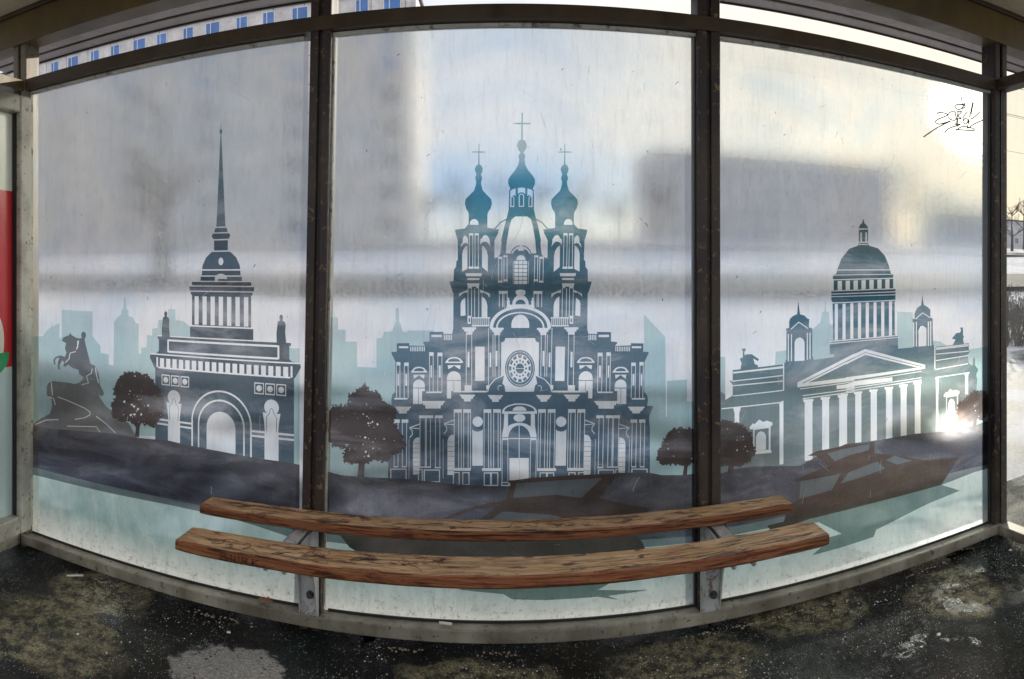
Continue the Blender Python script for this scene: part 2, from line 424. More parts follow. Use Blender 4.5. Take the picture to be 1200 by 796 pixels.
# ---- cathedral (centre)
def ax(y): return 611.9 - (y - 135) * .009
def C(cls, half, close=True):       # closed symmetric silhouette from half outline (dx, y)
    A.P(cls, [(ax(y) - d, y) for d, y in half] + [(ax(y) + d, y) for d, y in half[::-1]])
def B(cls, pts):                    # both sides; pts as left photo pixels
    A.P(cls, pts); A.P(cls, [(2 * ax(y) - x, y) for x, y in pts])
def BR(cls, x0, x1, y0, y1): B(cls, [(x0, y0), (x1, y0), (x1, y1), (x0, y1)])
def vl(xs, y0, y1, w=.75, cls=0):
    for x in xs: BR(cls, x - w / 2, x + w / 2, y0, y1)
C('cath', [(.8, 133), (.9, 144.6), (8, 144.8), (10.5, 145.5), (8, 146.4), (.9, 146.6), (.9, 164.2), (4, 166), (5.8, 171), (4.4, 176), (1.6, 179.5), (3.8, 182.5), (3.8, 185), (3.0, 187), (4.2, 194), (7.5, 200), (13, 206.5), (15.6, 211), (15.6, 216), (13, 222), (14.4, 223), (14.8, 246), (16.8, 255), (20, 267), (23.2, 282), (24.4, 297), (27, 300.2), (31, 303), (31, 282), (26.2, 272), (26, 269), (39.5, 267.2), (39.5, 252), (38.8, 249), (36, 245), (34.5, 239), (35.2, 234), (40, 229), (45, 224), (47, 217), (47.2, 213), (46, 210), (46.5, 207), (47.6, 205), (46.2, 202), (45.4, 198.6), (46.8, 195), (49.2, 193), (49.5, 179.6), (42.5, 179.3), (42.5, 178.3), (49.5, 178.0), (49.7, 169), (50.5, 169), (50.7, 178.0), (58.5, 178.3), (58.5, 179.3), (50.7, 179.6), (50.9, 193), (53.4, 195), (54.8, 198.6), (54, 202), (52.6, 205), (53.8, 207), (54.2, 210), (53.0, 213), (53.3, 217), (55.5, 224), (60.5, 229), (65.3, 234), (66, 239), (64.5, 245), (62, 249), (61.4, 252), (61.4, 263), (66, 268), (77, 269.5), (77, 272), (74, 282), (73.6, 305), (75.2, 306), (75.6, 313), (78, 316), (78.5, 329.6), (82.7, 330), (82.5, 332), (79.5, 342), (78.4, 344), (78.2, 385), (79.4, 391), (89.6, 391.2), (89.6, 388.8), (106, 389), (106, 400), (113.2, 400.5), (113, 402.5), (110.5, 405.2), (129.3, 404.6), (129.3, 402), (144, 402.2), (144, 412), (150, 412.2), (150, 414), (145.3, 424), (145.3, 458.5), (148.7, 462), (149.8, 468), (149, 475.2), (156.2, 475.5), (151.6, 487), (151.2, 492), (152.3, 500), (152.8, 546), (152.8, 580)])
# dome interior and cutouts
C(0, [(0, 254), (7, 254), (11.4, 257.5), (13.8, 266), (16.5, 282), (17.8, 297), (12.5, 297.2), (10.5, 293), (7, 289.4), (1.6, 287.6), (1.4, 289), (0, 289)])
C(0, [(1.2, 288.6), (6, 290.2), (9.8, 294.2), (11.5, 297.6), (10.2, 297.6), (7.2, 293.6), (3.4, 291.6), (3.2, 294), (0, 294)])
B('cath', [(x - 0.0, y) for x, y in [(593.8, 256.4), (586.5, 260.3), (580.6, 266.5), (578.8, 269), (580.2, 269.4), (587, 261.6), (594, 257.8)]])
B(0, [(583.3, 270), (585, 272), (585, 276), (588, 284), (586.2, 298), (584, 301.4), (580.6, 302.4), (580.6, 283), (584.2, 273)])
# drum lights
C(0, [(0, 220.3), (4.2, 220.8), (4.2, 228), (3.2, 227), (2, 226), (0, 226)])
B(0, [(598.0, 224.5), (600, 222.5), (604.2, 221.4), (604.2, 230), (602, 229), (600, 230.2), (598, 231)])
def arcwin(cx, y0, y1, hw, both=True, cls=0, d=0):
    pts = [(cx - hw, y1)] + [(cx - hw * math.cos(R(a)), y0 + hw - hw * math.sin(R(a))) for a in range(0, 181, 20)] + [(cx + hw, y1)]
    (B if both else A.P)(cls, pts)
arcwin(ax(235), 227.4, 242.6, 3.1, False); arcwin(ax(235), 228.4, 241.6, 2.1, False, 'cath')
arcwin(600.3, 230.2, 243, 2.3); arcwin(600.5, 231.2, 242, 1.3, True, 'cath')
# small arch in the tower neck
arcwin(555.8, 257, 263.8, 5.0)
# tower columns
vl((550.3, 554.2, 556.8, 560.7), 275, 314)
for a, b in ((550, 554.8), (556.4, 561.2)):
    BR(0, a, b, 273.6, 276); BR(0, a - .6, b + .4, 312.6, 315)
B(0, [(541.8, 318.5), (541.8, 298), (543, 293), (545.2, 289.4), (548, 288), (548, 315)])
B(0, [(565, 313), (565, 287.8), (568, 290), (570.5, 294), (571.8, 300), (571.8, 318.8)])
B(0, [(539.8, 290), (541.2, 285.5), (542.2, 285), (542.6, 279), (545, 276), (547, 277.5), (548.6, 280), (548.8, 286.4), (546, 284.8), (543, 286), (540.6, 289.5)])
B(0, [(562.8, 287), (563, 281), (565, 279.5), (566.5, 276.5), (569, 275.4), (571.8, 277), (574, 281), (574.2, 284.5), (575, 290), (573.2, 286.5), (570.5, 283.6), (567.5, 283.4), (565, 284.6)])
B(0, [(545.6, 320.2), (564.8, 320.2), (564, 323.8), (546.6, 323.8)])
BR(0, 547.8, 562, 326, 328.2)
B(0, [(547.6, 332), (562, 332), (561, 338), (558.6, 338), (558, 336), (553.6, 336), (553, 338), (548.6, 338)])
vl((548.6, 552.8, 556.4, 561.2), 338, 371.4)
B(0, [(540, 370.4), (540, 356), (541.2, 352), (545.4, 348.8), (545.8, 369.6)])
B(0, [(564.6, 371.4), (564.6, 347.2), (568, 349.6), (570.2, 353.6), (571.2, 358), (571.2, 371.4)])
B(0, [(538, 348), (538.6, 344), (548, 339.8), (548, 342.6), (543.5, 343.2), (540.4, 345.4)])
B(0, [(563, 343), (563, 339.6), (569, 342), (574.2, 344.2), (573.8, 349), (571.6, 345.6), (567.6, 343.2)])
# central block upper
vl((584.2, 588.2, 590.6, 594.2), 302, 331)
for a, b, y in ((583.6, 588.8, 301), (590, 594.8, 299.4)):
    BR(0, a, b, y, y + 2.4); BR(0, a, b, y + 28, y + 30.2)
C(0, [(0, 299), (2.6, 299.6), (4.8, 301.8), (5.6, 305), (0, 305)])
for i in range(3):
    for j in range(6):
        x = ax(320) - 7.6 + i * 5.2
        A.P(0, [(x, 305.9 + j * 4.6), (x + 4.6, 305.9 + j * 4.6), (x + 4.6, 309.8 + j * 4.6), (x, 309.8 + j * 4.6)])
vl((601.4,), 306, 332.6, .5)
BR(0, 584.6, 595, 341, 344.6); vl((585.2, 589, 590.6, 594.4), 344, 360)
C(0, [(0, 339.4), (4.5, 340), (6, 342), (5, 345), (3.6, 346), (7, 349), (9.2, 353), (9.6, 357), (15.5, 357.2), (17, 360.5), (0, 360.5)])
C('cath', [(0, 351), (3, 351.6), (5, 353.6), (6.2, 356.6), (0, 356.6)])
B(0, [(ax(350) - 14 + a, 353 - b) for a, b in [(0, 4.5), (1, 3), (.6, 1.6), (1.7, 0), (1.2, -2), (1.6, -4), (-1.6, -4), (-1.2, -2), (-1.7, 0), (-.6, 1.6), (-1, 3)]])
def ring(cls, rx, ry, cy, yb):
    A.P(cls, [(ax(cy) + a, b) for a, b in [(-rx, yb)] + [(-p, q) for p, q in arc(0, cy, rx, ry, 0, 180, 30)] + [(rx, yb)]])
ring(0, 35.8, 25, 383.4, 385); ring('cath', 31.6, 21.8, 383.4, 385)
ring(0, 28.2, 18.2, 383.6, 384); ring('cath', 26.2, 16.6, 383.6, 385)
ring(0, 10.4, 12, 380.6, 384.2)
A.P('cath', [(574, 384.6), (645, 384.6), (645, 387), (574, 387)])
# balustrade between towers and arch
BR(0, 553, 574.5, 371.6, 373); BR(0, 553, 573.4, 380.8, 382.4)
for i in range(9): BR(0, 554 + i * 2.3, 555 + i * 2.3, 373, 380.8)
BR(0, 548, 552.2, 370, 379.4); BR('cath', 549.4, 551, 373, 377.4)
def capital(x0, x1, y0, y1):
    w = x1 - x0
    B(0, [(x0, y0), (x1, y0), (x1, y0 + 2.4), (x1 - w * .12, y0 + 2.4), (x1 - w * .14, y0 + 5), (x1 - w * .25, y0 + 5), (x1 - w * .27, y1), (x0 + w * .27, y1), (x0 + w * .25, y0 + 5), (x0 + w * .14, y0 + 5), (x0 + w * .12, y0 + 2.4), (x0, y0 + 2.4)])
capital(542, 558, 383.4, 392); capital(575, 590.2, 384, 392.6)
vl((546.6, 553), 392, 451); vl((572.6,), 384, 452); vl((577.8, 580.2, 584.8), 392, 441)
BR(0, 548, 550.4, 412, 430); BR(0, 573.8, 575.8, 413, 430); BR(0, 581, 583, 411, 429)
BR(0, 557, 568, 406, 446)
# rose panel
C(0, [(0, 396), (17.4, 396), (18, 399), (20, 400.8), (22, 401), (22, 458.6), (0, 458.6)])
A.P('cath', [(ax(431) + a, b) for a, b in arc(0, 431.5, 17.4, 21.6, 0, 360, 40)])
def ell(cls, k): A.P(cls, [(ax(431) + a, b) for a, b in arc(0, 431.5, 17.4 * k, 21.6 * k, 0, 360, 36)])
ell(0, .92); ell('cath', .89); ell(0, .765)
for i in range(12):
    for k0, k1, g in ((.58, .73, 5), (.36, .47, 7)):
        a0, a1 = i * 30 - 15 + g, i * 30 + 15 - g
        A.P('cath', [(ax(431) + a, b) for a, b in arc(0, 431.5, 17.4 * k1, 21.6 * k1, a0, a1, 4) + arc(0, 431.5, 17.4 * k0, 21.6 * k0, a1, a0, 4)])
ell('cath', .28); A.P(0, [(ax(431) - 4.8, 431.1), (ax(431) + 4.8, 431.1), (ax(431) + 4.8, 431.9), (ax(431) - 4.8, 431.9)])
B('cath', [(590.8, 439.4), (588.8, 449), (591.4, 452), (592.2, 458.6), (571.6, 458.6), (574, 451), (580, 444.2)])
line(0, [(590.8, 439.2), (580, 444.2), (574, 451), (571.4, 459)], 1.1); line(0, [(2 * ax(450) - x, y) for x, y in [(590.8, 439.2), (580, 444.2), (574, 451), (571.4, 459)]], 1.1)
line(0, [(584, 457), (583.4, 454), (585, 451.6), (588, 451.6)], .7); line(0, [(2 * ax(455) - x, y) for x, y in [(584, 457), (583.4, 454), (585, 451.6), (588, 451.6)]], .7)
BR(0, 531.4, 570.6, 457.4, 459.4); BR(0, 544.6, 553, 451, 457.6); BR(0, 570, 573, 451, 456)
# arched windows, pediments
def pedi(x0, x1, y0, y1):
    c, hw = (x0 + x1) / 2, (x1 - x0) / 2
    B(0, [(x0, y1), (x0 + .5, y1 - 2)] + [(c - (hw - 1.5) * math.cos(R(a)), y1 - 1.8 - (y1 - y0 - 1.8) * math.sin(R(a))) for a in range(10, 171, 16)] + [(x1 - .5, y1 - 2), (x1, y1)])
    B('cath', [(c - (hw - 3.4) * math.cos(R(a)), y1 - 1.5 - (y1 - y0 - 3.2) * math.sin(R(a))) for a in range(0, 181, 15)])
    B(0, [(x0 + 3, y1 + 2.6), (x1 - 3, y1 + 2.6), (x1 - 3.6, y1 + 7.4), (c + 3, y1 + 5.4), (c, y1 + 3), (c - 3, y1 + 5.4), (x0 + 3.6, y1 + 7.4)])
pedi(522, 543, 418, 425); pedi(482, 501, 429.4, 436.2)
arcwin(532.2, 434.6, 458, 8.1); BR(0, 524.1, 529, 458, 466.4)
BR('cath', 524, 540.6, 445, 446); BR('cath', 531.9, 532.5, 446, 458)
arcwin(491.4, 444.4, 458, 6.9); BR('cath', 484, 498.8, 453.8, 454.8); BR(0, 484.5, 495, 458, 473); BR('cath', 490.6, 491.2, 454.8, 473)
for a, b, y in ((503.4, 508.6, 412.6), (513, 518.8, 413)):
    BR(0, a, b, y, y + 4.2); vl((a + .4, b - .6), y + 4, 458.6); BR(0, a + 1.6, b - 2, 428, 442)
BR(0, 500, 518, 458.4, 460.2)
for a, b, y in ((465, 469.8, 424), (474, 479.4, 424.6)):
    BR(0, a, b, y, y + 4); vl((a + .2, b - .6), y + 4, 466); BR(0, a + 1.4, b - 1.8, 438, 451.6)
BR(0, 462.6, 478, 466, 467.8)
for i in range(9): BR(0, 481.2 + i * 2, 482.2 + i * 2, 406, 411.4)
BR(0, 468, 479, 405.6, 407.8)
for i in range(5): BR(0, 520.8 + i * 2, 521.9 + i * 2, 392.2, 398.4)
BR(0, 506, 518, 392.2, 394.8)
# lower storey
def step(x0, x1, y0, y1):
    B(0, [(x0, y0), (x1, y0), (x1, y0 + 1.4), (x1 - 1.6, y0 + 2.4), (x1 - 2.6, y0 + 5), (x1 - 4.6, y0 + 5), (x1 - 5, y1), (x0 + 5, y1), (x0 + 4.6, y0 + 5), (x0 + 2.6, y0 + 5), (x0 + 1.6, y0 + 2.4), (x0, y0 + 1.4)])
step(539, 556.8, 462, 470); step(572, 589.4, 462.4, 470.4); step(494, 521.6, 469.4, 478.4); step(463, 482, 476, 484)
for a, b, y in ((532, 541.2, 479), (543, 552, 479), (566.8, 575.8, 479), (578, 587, 479)):
    BR(0, a, b, y, y + 4.2); vl((a + .6, a + 5.8, b - .4), y + 4, 548)
BR(0, 530, 552, 547.6, 551); BR(0, 565, 587.2, 547.8, 551.2)
for a, b, ls in ((491.4, 508, (492.6, 498.8, 500, 504.8)), (510, 519, (510.6, 515.8))):
    BR(0, a, b, 486.2, 489.6); vl(ls, 489, 546.6)
BR(0, 490, 505.6, 546, 547.4); BR(0, 509.8, 517, 546.6, 548)
for a, b in ((461.6, 469, ), (471.2, 479)):
    BR(0, a, b, 491, 495); vl((a + .8, b - 2), 494, 546); BR(0, a, b - 2, 545.6, 547)
B(0, [(560 + a, b) for a, b in arc(0, 493.6, 6.1, 6, 0, 360)])
B(0, [(553.6, 502.6), (556, 504.4), (560, 505.4), (564, 504.4), (566, 502.6), (566, 545), (553.6, 545)])
def frame(x0, x1, y0, y1, w=1.2):
    BR(0, x0, x1, y0, y1); BR('cath', x0 + w, x1 - w, y0 + w, y1 - w)
frame(531, 539, 552.4, 567.6); frame(542, 550.4, 552.6, 567.8); frame(567, 584, 552.8, 568.6)
BR(0, 574.4, 576.6, 554, 567); frame(497, 516, 549.4, 564.4); frame(490.4, 495.6, 549, 563.4, .9); frame(458, 477, 548.4, 562.4)
B(0, [(484.4, 554.4), (484.4, 518), (486, 514), (489, 512.2), (492, 512), (492, 554.4)]); BR(0, 484.4, 490, 554, 555.4)
B(0, [(524.6, 556), (524.6, 516), (526.4, 511), (529, 509.2), (532.6, 508.8), (532.6, 556)])
for i in range(7): BR('cath', 484.6, 532.6 if False else 492, 519 + i * 5.4, 519.4 + i * 5.4); BR('cath', 524.6, 532.6, 517 + i * 5.6, 517.4 + i * 5.6)
for ox, oy in ((0, 0), (40.2, -4.6)):
    for pts in ([(480.4, 500.6), (492.6, 496.2)], [(480.4, 500.8), (492.6, 501.8)], [(480.4, 500.8), (483.6, 504.4), (483.6, 508.6), (480.4, 512.4)]):
        q = [(x + ox, y + oy) for x, y in pts]
        line(0, q, 1.0); line(0, [(2 * ax(y) - x, y) for x, y in q], 1.0)
vl((479.8, 519.6), 514, 560, .5)
# portal
ring(0, 20.4, 10, 482.2, 484.4); ring('cath', 17.6, 7.8, 481.6, 481.6); ring(0, 8, 5, 480.6, 480.8)
BR(0, 594, 595.4, 484, 512); BR(0, 591, 593.2, 485, 504)
A.P(0, [(ax(489) + a, b) for a, b in arc(0, 489.2, 6.9, 4.6, 0, 360)])
B(0, [(591, 484.4), (593.6, 484.6), (595.2, 492), (593.6, 501), (590, 508), (588, 511.6), (590.2, 500)])
ring(0, 20.2, 17.6, 512.4, 515.2); ring('cath', 12.8, 14.6, 512.6, 570)
C('cath', [(0, 499), (12.8, 512), (12.8, 515.4), (0, 515.4)])
B('cath', [(588, 511.8), (596, 511.8), (596, 512.5), (588, 512.5)])
A.P(0, [(607.9, 498), (608.8, 498), (608.8, 572), (607.9, 572)]); A.P(0, [(595.8, 512.8), (621, 512.8), (621, 513.8), (595.8, 513.8)])
A.P(0, [(597, 536), (608, 536), (608, 562), (597, 562)]); A.P(0, [(609, 536), (619.6, 536), (619.6, 562), (609, 562)])
vl((588.4, 595.2), 515, 566); frame(587.5, 597, 564, 568.6); A.P(0, [(597, 564), (619.6, 564), (619.6, 568.6), (597, 568.6)])

# ---- domed church (right)
c4, c5, c6 = crop(840, 380, 4.42), crop(990, 360, 4.42), crop(910, 250, 4.42)
I = 'isa'
CP(c4, I, [(0, 340), (15, 345), (40, 362), (40, 390), (78, 368), (78, 312), (64, 296), (64, 290), (78, 290), (78, 236), (340, 206), (340, 198), (400, 196), (580, 172), (680, 160), (1100, 150), (1200, 400), (1200, 800), (0, 800)])
CP(c5, I, [(-60, 250), (-60, 190), (0, 180), (268, 145), (270, 215), (455, 196), (462, 205), (636, 186), (636, 225), (642, 230), (630, 245), (636, 290), (684, 322), (680, 335), (675, 345), (680, 800), (-60, 800)])
CP(c5, I, [(640, 340), (655, 300), (658, 265), (664, 258), (668, 268), (668, 300), (684, 322), (672, 345), (680, 375), (675, 420), (675, 500), (640, 500)])
# lantern, dome, drum
CP(c6, I, [(420, 75), (425, 62), (437, 52), (441, 32), (445, 32), (449, 52), (460, 62), (468, 75), (468, 150), (472, 160), (474, 168), (520, 182), (555, 220), (575, 270), (580, 290), (585, 310), (598, 318), (598, 385), (610, 390), (610, 455), (606, 460), (606, 628), (620, 632), (624, 710), (270, 730), (270, 672), (288, 660), (284, 460), (278, 450), (278, 405), (290, 398), (290, 345), (285, 335), (288, 322), (302, 315), (312, 285), (330, 235), (370, 185), (415, 168), (420, 158)])
for a, b, y0, y1, w in ((416, 470, 80, 79, 6), (418, 472, 148, 147, 6), (420, 472, 160, 159, 4), (300, 590, 292, 291, 4), (286, 600, 318, 314, 4), (286, 600, 342, 334, 5), (278, 610, 400, 388, 5), (278, 612, 416, 404, 5), (278, 612, 430, 420, 4), (284, 610, 462, 448, 5), (272, 622, 660, 630, 5), (270, 624, 672, 640, 4)):
    A.P(0, [c6(a, y0), c6(b, y1), c6(b, y1 + w), c6(a, y0 + w)])
for x in (432, 458): A.P(0, [c6(x - 4, 100), c6(x + 4, 100), c6(x + 4, 148), c6(x - 4, 148)])
for i in range(7):
    x = 322 + i * 41; dy = -(x - 300) * .035
    A.P(0, [c6(x - 11, 352 + dy), c6(x + 11, 351 + dy), c6(x + 11, 398 + dy), c6(x - 11, 399 + dy)])
for i in range(9):
    x = 304 + i * 40; dy = -(x - 300) * .045
    if x < 604: A.P(0, [c6(x - 8, 470 + dy), c6(x + 8, 469 + dy), c6(x + 8, 655 + dy * 1.6), c6(x - 8, 656 + dy * 1.6)])
# bell towers
CP(c6, I, [(60, 560), (66, 545), (80, 532), (102, 522), (104, 490), (108, 455), (112, 490), (116, 522), (140, 530), (154, 545), (164, 547), (162, 590), (180, 595), (180, 740), (186, 748), (186, 775), (42, 780), (42, 760), (46, 755), (46, 605), (42, 598), (60, 592)])
A.P(0, [c6(88, 765), c6(88, 668), c6(95, 650), c6(115, 641), c6(132, 650), c6(140, 668), c6(140, 762)])
CP(c6, I, [(708, 520), (722, 490), (742, 476), (746, 450), (749, 420), (752, 450), (756, 474), (778, 486), (790, 500), (790, 540), (802, 545), (804, 690), (700, 700), (700, 560), (696, 550), (710, 545)])
A.P(0, [c6(729, 690), c6(729, 605), c6(738, 585), c6(752, 582), (c6(766, 592)), c6(770, 605), c6(770, 686)])
for pts, w in (([(70, 600), (110, 563), (158, 596)], 1.2), ([(714, 548), (750, 515), (788, 540)], 1.1)):
    line(0, [c6(*p) for p in pts], w)
for x, a, b in ((72, 625, 765), (56, 625, 765), (154, 618, 758), (168, 618, 755), (704, 565, 690), (718, 562, 690), (780, 560, 686), (792, 558, 686)):
    line(0, [c6(x, a), c6(x, b)], 1.3)
# pediment and entablature
CP(c4, 0, [(412, 300), (708, 150), (708, 182), (470, 300), (708, 270), (708, 290), (412, 326)])
CP(c5, 0, [(0, 262), (100, 216), (410, 298), (410, 318), (0, 380), (0, 362), (370, 312), (100, 246), (0, 296)])
line(I, [c4(440, 304), c4(708, 170)], .9); line(I, [c5(0, 282), c5(100, 234), c5(395, 308)], .9)
line(0, [c4(425, 334), c4(708, 296)], 1.0); line(0, [c4(440, 368), c4(708, 333)], 1.0); line(0, [c4(440, 384), c4(708, 348)], 1.0)
line(0, [c5(0, 390), c5(390, 332)], .8); line(0, [c5(0, 422), c5(390, 364)], .9); line(0, [c5(0, 436), c5(390, 376)], .9)
A.P(0, [c4(615, 316), c4(708, 305), c4(708, 325), c4(615, 335)]); A.P(0, [c5(0, 388), c5(240, 362), c5(240, 382), c5(0, 412)])
for (xa, xb, yt, yb) in ((450, 490, 385, 700), (540, 576, 373, 648), (628, 662, 361, 628)):
    A.P(0, [c4(xa, yt + 14), c4(xb, yt + 10), c4(xb, yb), c4(xa, yb + 6)]); A.P(0, [c4(xa - 8, yt + 3), c4(xb + 6, yt), c4(xb + 4, yt + 12), c4(xa - 6, yt + 18)])
for (xa, xb, yt) in ((-20, 6, 448), (48, 80, 436), (128, 160, 425), (207, 240, 412), (283, 314, 400), (356, 386, 386)):
    A.P(0, [c5(xa, yt + 12), c5(xb, yt + 8), c5(xb, 760), c5(xa, 760)]); A.P(0, [c5(xa - 8, yt + 1), c5(xb + 5, yt - 2), c5(xb + 3, yt + 10), c5(xa - 6, yt + 14)])
# wings
for a, b in (((80, 248), (338, 218)), ((80, 252), (338, 224)), ((72, 294), (336, 264)), ((80, 317), (336, 292)), ((80, 370), (340, 341)), ((20, 436), (340, 402))):
    line(0, [c4(*a), c4(*b)], 1.1)
line(0, [c4(341, 200), c4(341, 342)], 1.2)
A.P(0, [c4(316, 404), c4(340, 394), c4(340, 722), c4(320, 724), c4(320, 420)])
A.P(0, [c4(80, 432), c4(120, 428), c4(112, 460), c4(112, 520), c4(88, 520), c4(88, 460)])
def niche(c, x, y, w, h):
    q = lambda a, b: c(x + a * w, y + b * h)
    A.P(0, [q(0, .22), q(.16, .1), q(.22, .14), q(.42, 0), (q(.6, .07)), q(.75, .03), q(1, .08), q(1.0, .16), q(.92, .2), q(.92, .86), q(.96, .9), q(.96, .95), q(.1, 1), q(.1, .93), q(.16, .9), q(.16, .28), q(.02, .28)])
    A.P(I, [q(.22, .3), q(.84, .24), q(.84, .86), q(.22, .9)])
    A.P(0, [q(.28, .9), q(.28, .5), q(.36, .38), q(.5, .33), q(.64, .37), q(.72, .47), q(.72, .86)])
niche(c4, 165, 492, 118, 180); niche(c5, 505, 422, 82, 152)
for a, b in (((466, 212), (634, 192)), ((466, 218), (634, 199)), ((466, 243), (636, 227)), ((466, 276), (632, 250)), ((462, 322), (632, 292)), ((464, 364), (640, 338))):
    line(0, [c5(*a), c5(*b)], 1.1)
line(0, [c5(460, 200), c5(460, 320)], 1.2)
A.P(0, [c5(464, 366), c5(482, 364), c5(478, 380), c5(478, 640), c5(466, 640), c5(466, 380)])
A.P(0, [c5(612, 344), c5(636, 340), c5(632, 356), c5(632, 450), c5(617, 452), c5(617, 358)])
# roof figures
CP(c4, I, [(118, 232), (124, 200), (114, 178), (130, 170), (130, 140), (123, 126), (145, 124), (144, 138), (138, 142), (140, 160), (150, 154), (176, 154), (214, 180), (208, 190), (184, 176), (192, 205), (208, 212), (208, 222)])
CP(c5, I, [(552, 196), (566, 168), (548, 162), (570, 134), (590, 132), (596, 118), (590, 106), (604, 105), (606, 120), (606, 145), (610, 150), (606, 165), (610, 190)])

# ---- ground
A.P('ground', [(30, 497), (60, 502), (100, 505), (135, 508), (165, 513), (200, 516), (225, 522), (262, 529), (300, 536), (330, 540), (352, 544), (352, 622), (300, 607), (262, 597), (200, 584), (120, 567), (30, 544)])
A.P('shore', [(30, 544), (120, 567), (200, 584), (262, 597), (300, 607), (352, 622), (352, 632), (300, 615), (262, 604), (200, 591), (120, 575), (30, 553)])
A.P('ground', [(360, 550), (385, 552), (400, 556), (425, 558), (470, 560), (500, 563), (540, 567), (580, 569), (600, 570), (640, 566), (690, 559), (725, 553), (760, 553), (775, 556), (800, 556), (835, 552), (835, 625), (760, 631), (600, 634), (450, 631), (360, 622)])
A.P('shore', [(360, 622), (450, 631), (600, 634), (760, 631), (835, 625), (835, 632), (760, 640), (600, 643), (450, 640), (360, 631)])
A.P('ground', [(838, 556), (860, 549), (880, 546), (937, 545), (960, 532), (990, 520), (1030, 515), (1071, 508), (1100, 506), (1125, 503), (1145, 497), (1170, 488), (1170, 540), (1113, 554), (1050, 572), (960, 596), (919, 604), (860, 616), (838, 618)])
A.P('shore', [(838, 618), (860, 616), (919, 604), (960, 596), (1050, 572), (1113, 554), (1170, 540), (1170, 545), (1140, 553), (1104, 567), (1050, 582), (960, 606), (919, 614), (860, 626), (838, 628)])

# centre boat, its hull between the planks and reflection below
c1 = crop(340, 540, 2.727)
CP(c1, 'boat', [(694, 63), (770, 52), (900, 44), (1020, 39), (1080, 40), (1060, 47), (1040, 52), (985, 116), (1060, 134), (1150, 150), (1140, 162), (1180, 200), (480, 200), (480, 186), (560, 150), (640, 132), (690, 122), (704, 72)])
CP(c1, 'win', [(722, 70), (860, 60), (996, 53), (930, 116), (850, 106), (712, 116)])
CP(c1, 'ground', [(500, 186), (600, 150), (655, 146), (600, 188)])
CP(c1, 'win', [(640, 188), (680, 160), (830, 168), (870, 180), (800, 190)])
A.P('boat', [(399, 626), (410, 640), (430, 652), (480, 664), (560, 670), (680, 668), (740, 656), (757, 646), (752, 634), (740, 622), (600, 630)])
A.P('refl', [(420, 655), (500, 672), (540, 690), (590, 695), (600, 701), (640, 702), (700, 698), (725, 702), (712, 697), (760, 690), (700, 690), (740, 668), (720, 655)])
CP(crop(400, 526, 2.9475), 0, [(600, 530), (600, 522), (830, 514), (865, 520), (850, 530), (700, 534)])
# right boat
cb = crop(860, 500, 3.87)
CP(cb, 'refl', [(230, 440), (380, 430), (485, 483), (420, 500), (395, 540), (350, 580), (480, 545), (628, 498), (640, 465), (830, 370), (880, 345), (1020, 288), (935, 262), (600, 350)])
CP(cb, 0, [(372, 428), (430, 464), (486, 483), (430, 498), (405, 480)])
CP(cb, 'win', [(300, 235), (420, 178), (372, 128), (480, 95), (620, 70), (690, 140), (740, 180), (520, 300), (290, 345)])
CP(cb, 'boat', [(330, 130), (368, 110), (480, 88), (632, 68), (632, 118), (700, 126), (860, 150), (1016, 138), (935, 262), (600, 350), (340, 415), (240, 450), (160, 465), (146, 445), (222, 428), (240, 365), (290, 325), (440, 285), (478, 212), (290, 246), (262, 244), (350, 205), (425, 178), (368, 130)])
CP(cb, 'win', [(420, 120), (480, 102), (612, 75), (606, 105), (520, 128), (452, 155)])
CP(cb, 'win', [(478, 256), (515, 205), (645, 156), (682, 188), (600, 218)])
CP(cb, 'win', [(684, 150), (722, 130), (802, 152), (735, 170)])

# ---- printed trees
def leafy(outline, trunk, seed, amp=1.6, holes=14):
    TC = 'tree%d' % seed; CLS[TC] = 'printed_tree'
    rnd = random.Random(seed)
    pts = []
    n = len(outline)
    for i in range(n):
        a, b = outline[i], outline[(i + 1) % n]
        d = math.hypot(b[0] - a[0], b[1] - a[1]); k = max(2, int(d / 1.15))
        for j in range(k):
            t = j / k
            pts.append((a[0] + (b[0] - a[0]) * t + rnd.uniform(-amp, amp), a[1] + (b[1] - a[1]) * t + rnd.uniform(-amp, amp)))
    A.P(TC, trunk)
    A.P(TC, pts)
    for i in range(0, len(pts), 2):
        if rnd.random() < .6:
            x, y = pts[i]; r = rnd.uniform(.6, 1.7); a0 = rnd.uniform(0, 360)
            A.P(TC, [(x + r * math.cos(R(a0 + k * 60 + rnd.uniform(-20, 20))) * rnd.uniform(.6, 1.2), y + r * math.sin(R(a0 + k * 60)) * rnd.uniform(.6, 1.2)) for k in range(6)])
    xs = [p[0] for p in outline]; ys = [p[1] for p in outline]
    mx, my = sum(xs) / n, sum(ys) / n
    for _ in range(holes):
        i = rnd.randrange(n); t = rnd.uniform(.15, .93)
        x = mx + (xs[i] - mx) * t + rnd.uniform(-4, 4); y = my + (ys[i] - my) * t + rnd.uniform(-3, 3)
        r = rnd.uniform(.3, .95) if rnd.random() < .85 else 1.5
        A.P(0, [(x + r * math.cos(R(k * 72)) * rnd.uniform(.5, 1.3), y + r * math.sin(R(k * 72)) * rnd.uniform(.5, 1.3)) for k in range(5)])
def cv(c, pts): return [c(*p) for p in pts]
leafy(cv(c3, [(500, 425), (560, 425), (620, 440), (655, 485), (690, 530), (708, 600), (690, 655), (645, 715), (600, 690), (575, 680), (545, 690), (520, 675), (480, 680), (435, 655), (428, 585), (448, 560), (442, 500), (470, 450)]),
      cv(c3, [(550, 760), (556, 710), (545, 695), (520, 670), (560, 690), (600, 665), (576, 700), (572, 760)]), 3, 1.5, 34)
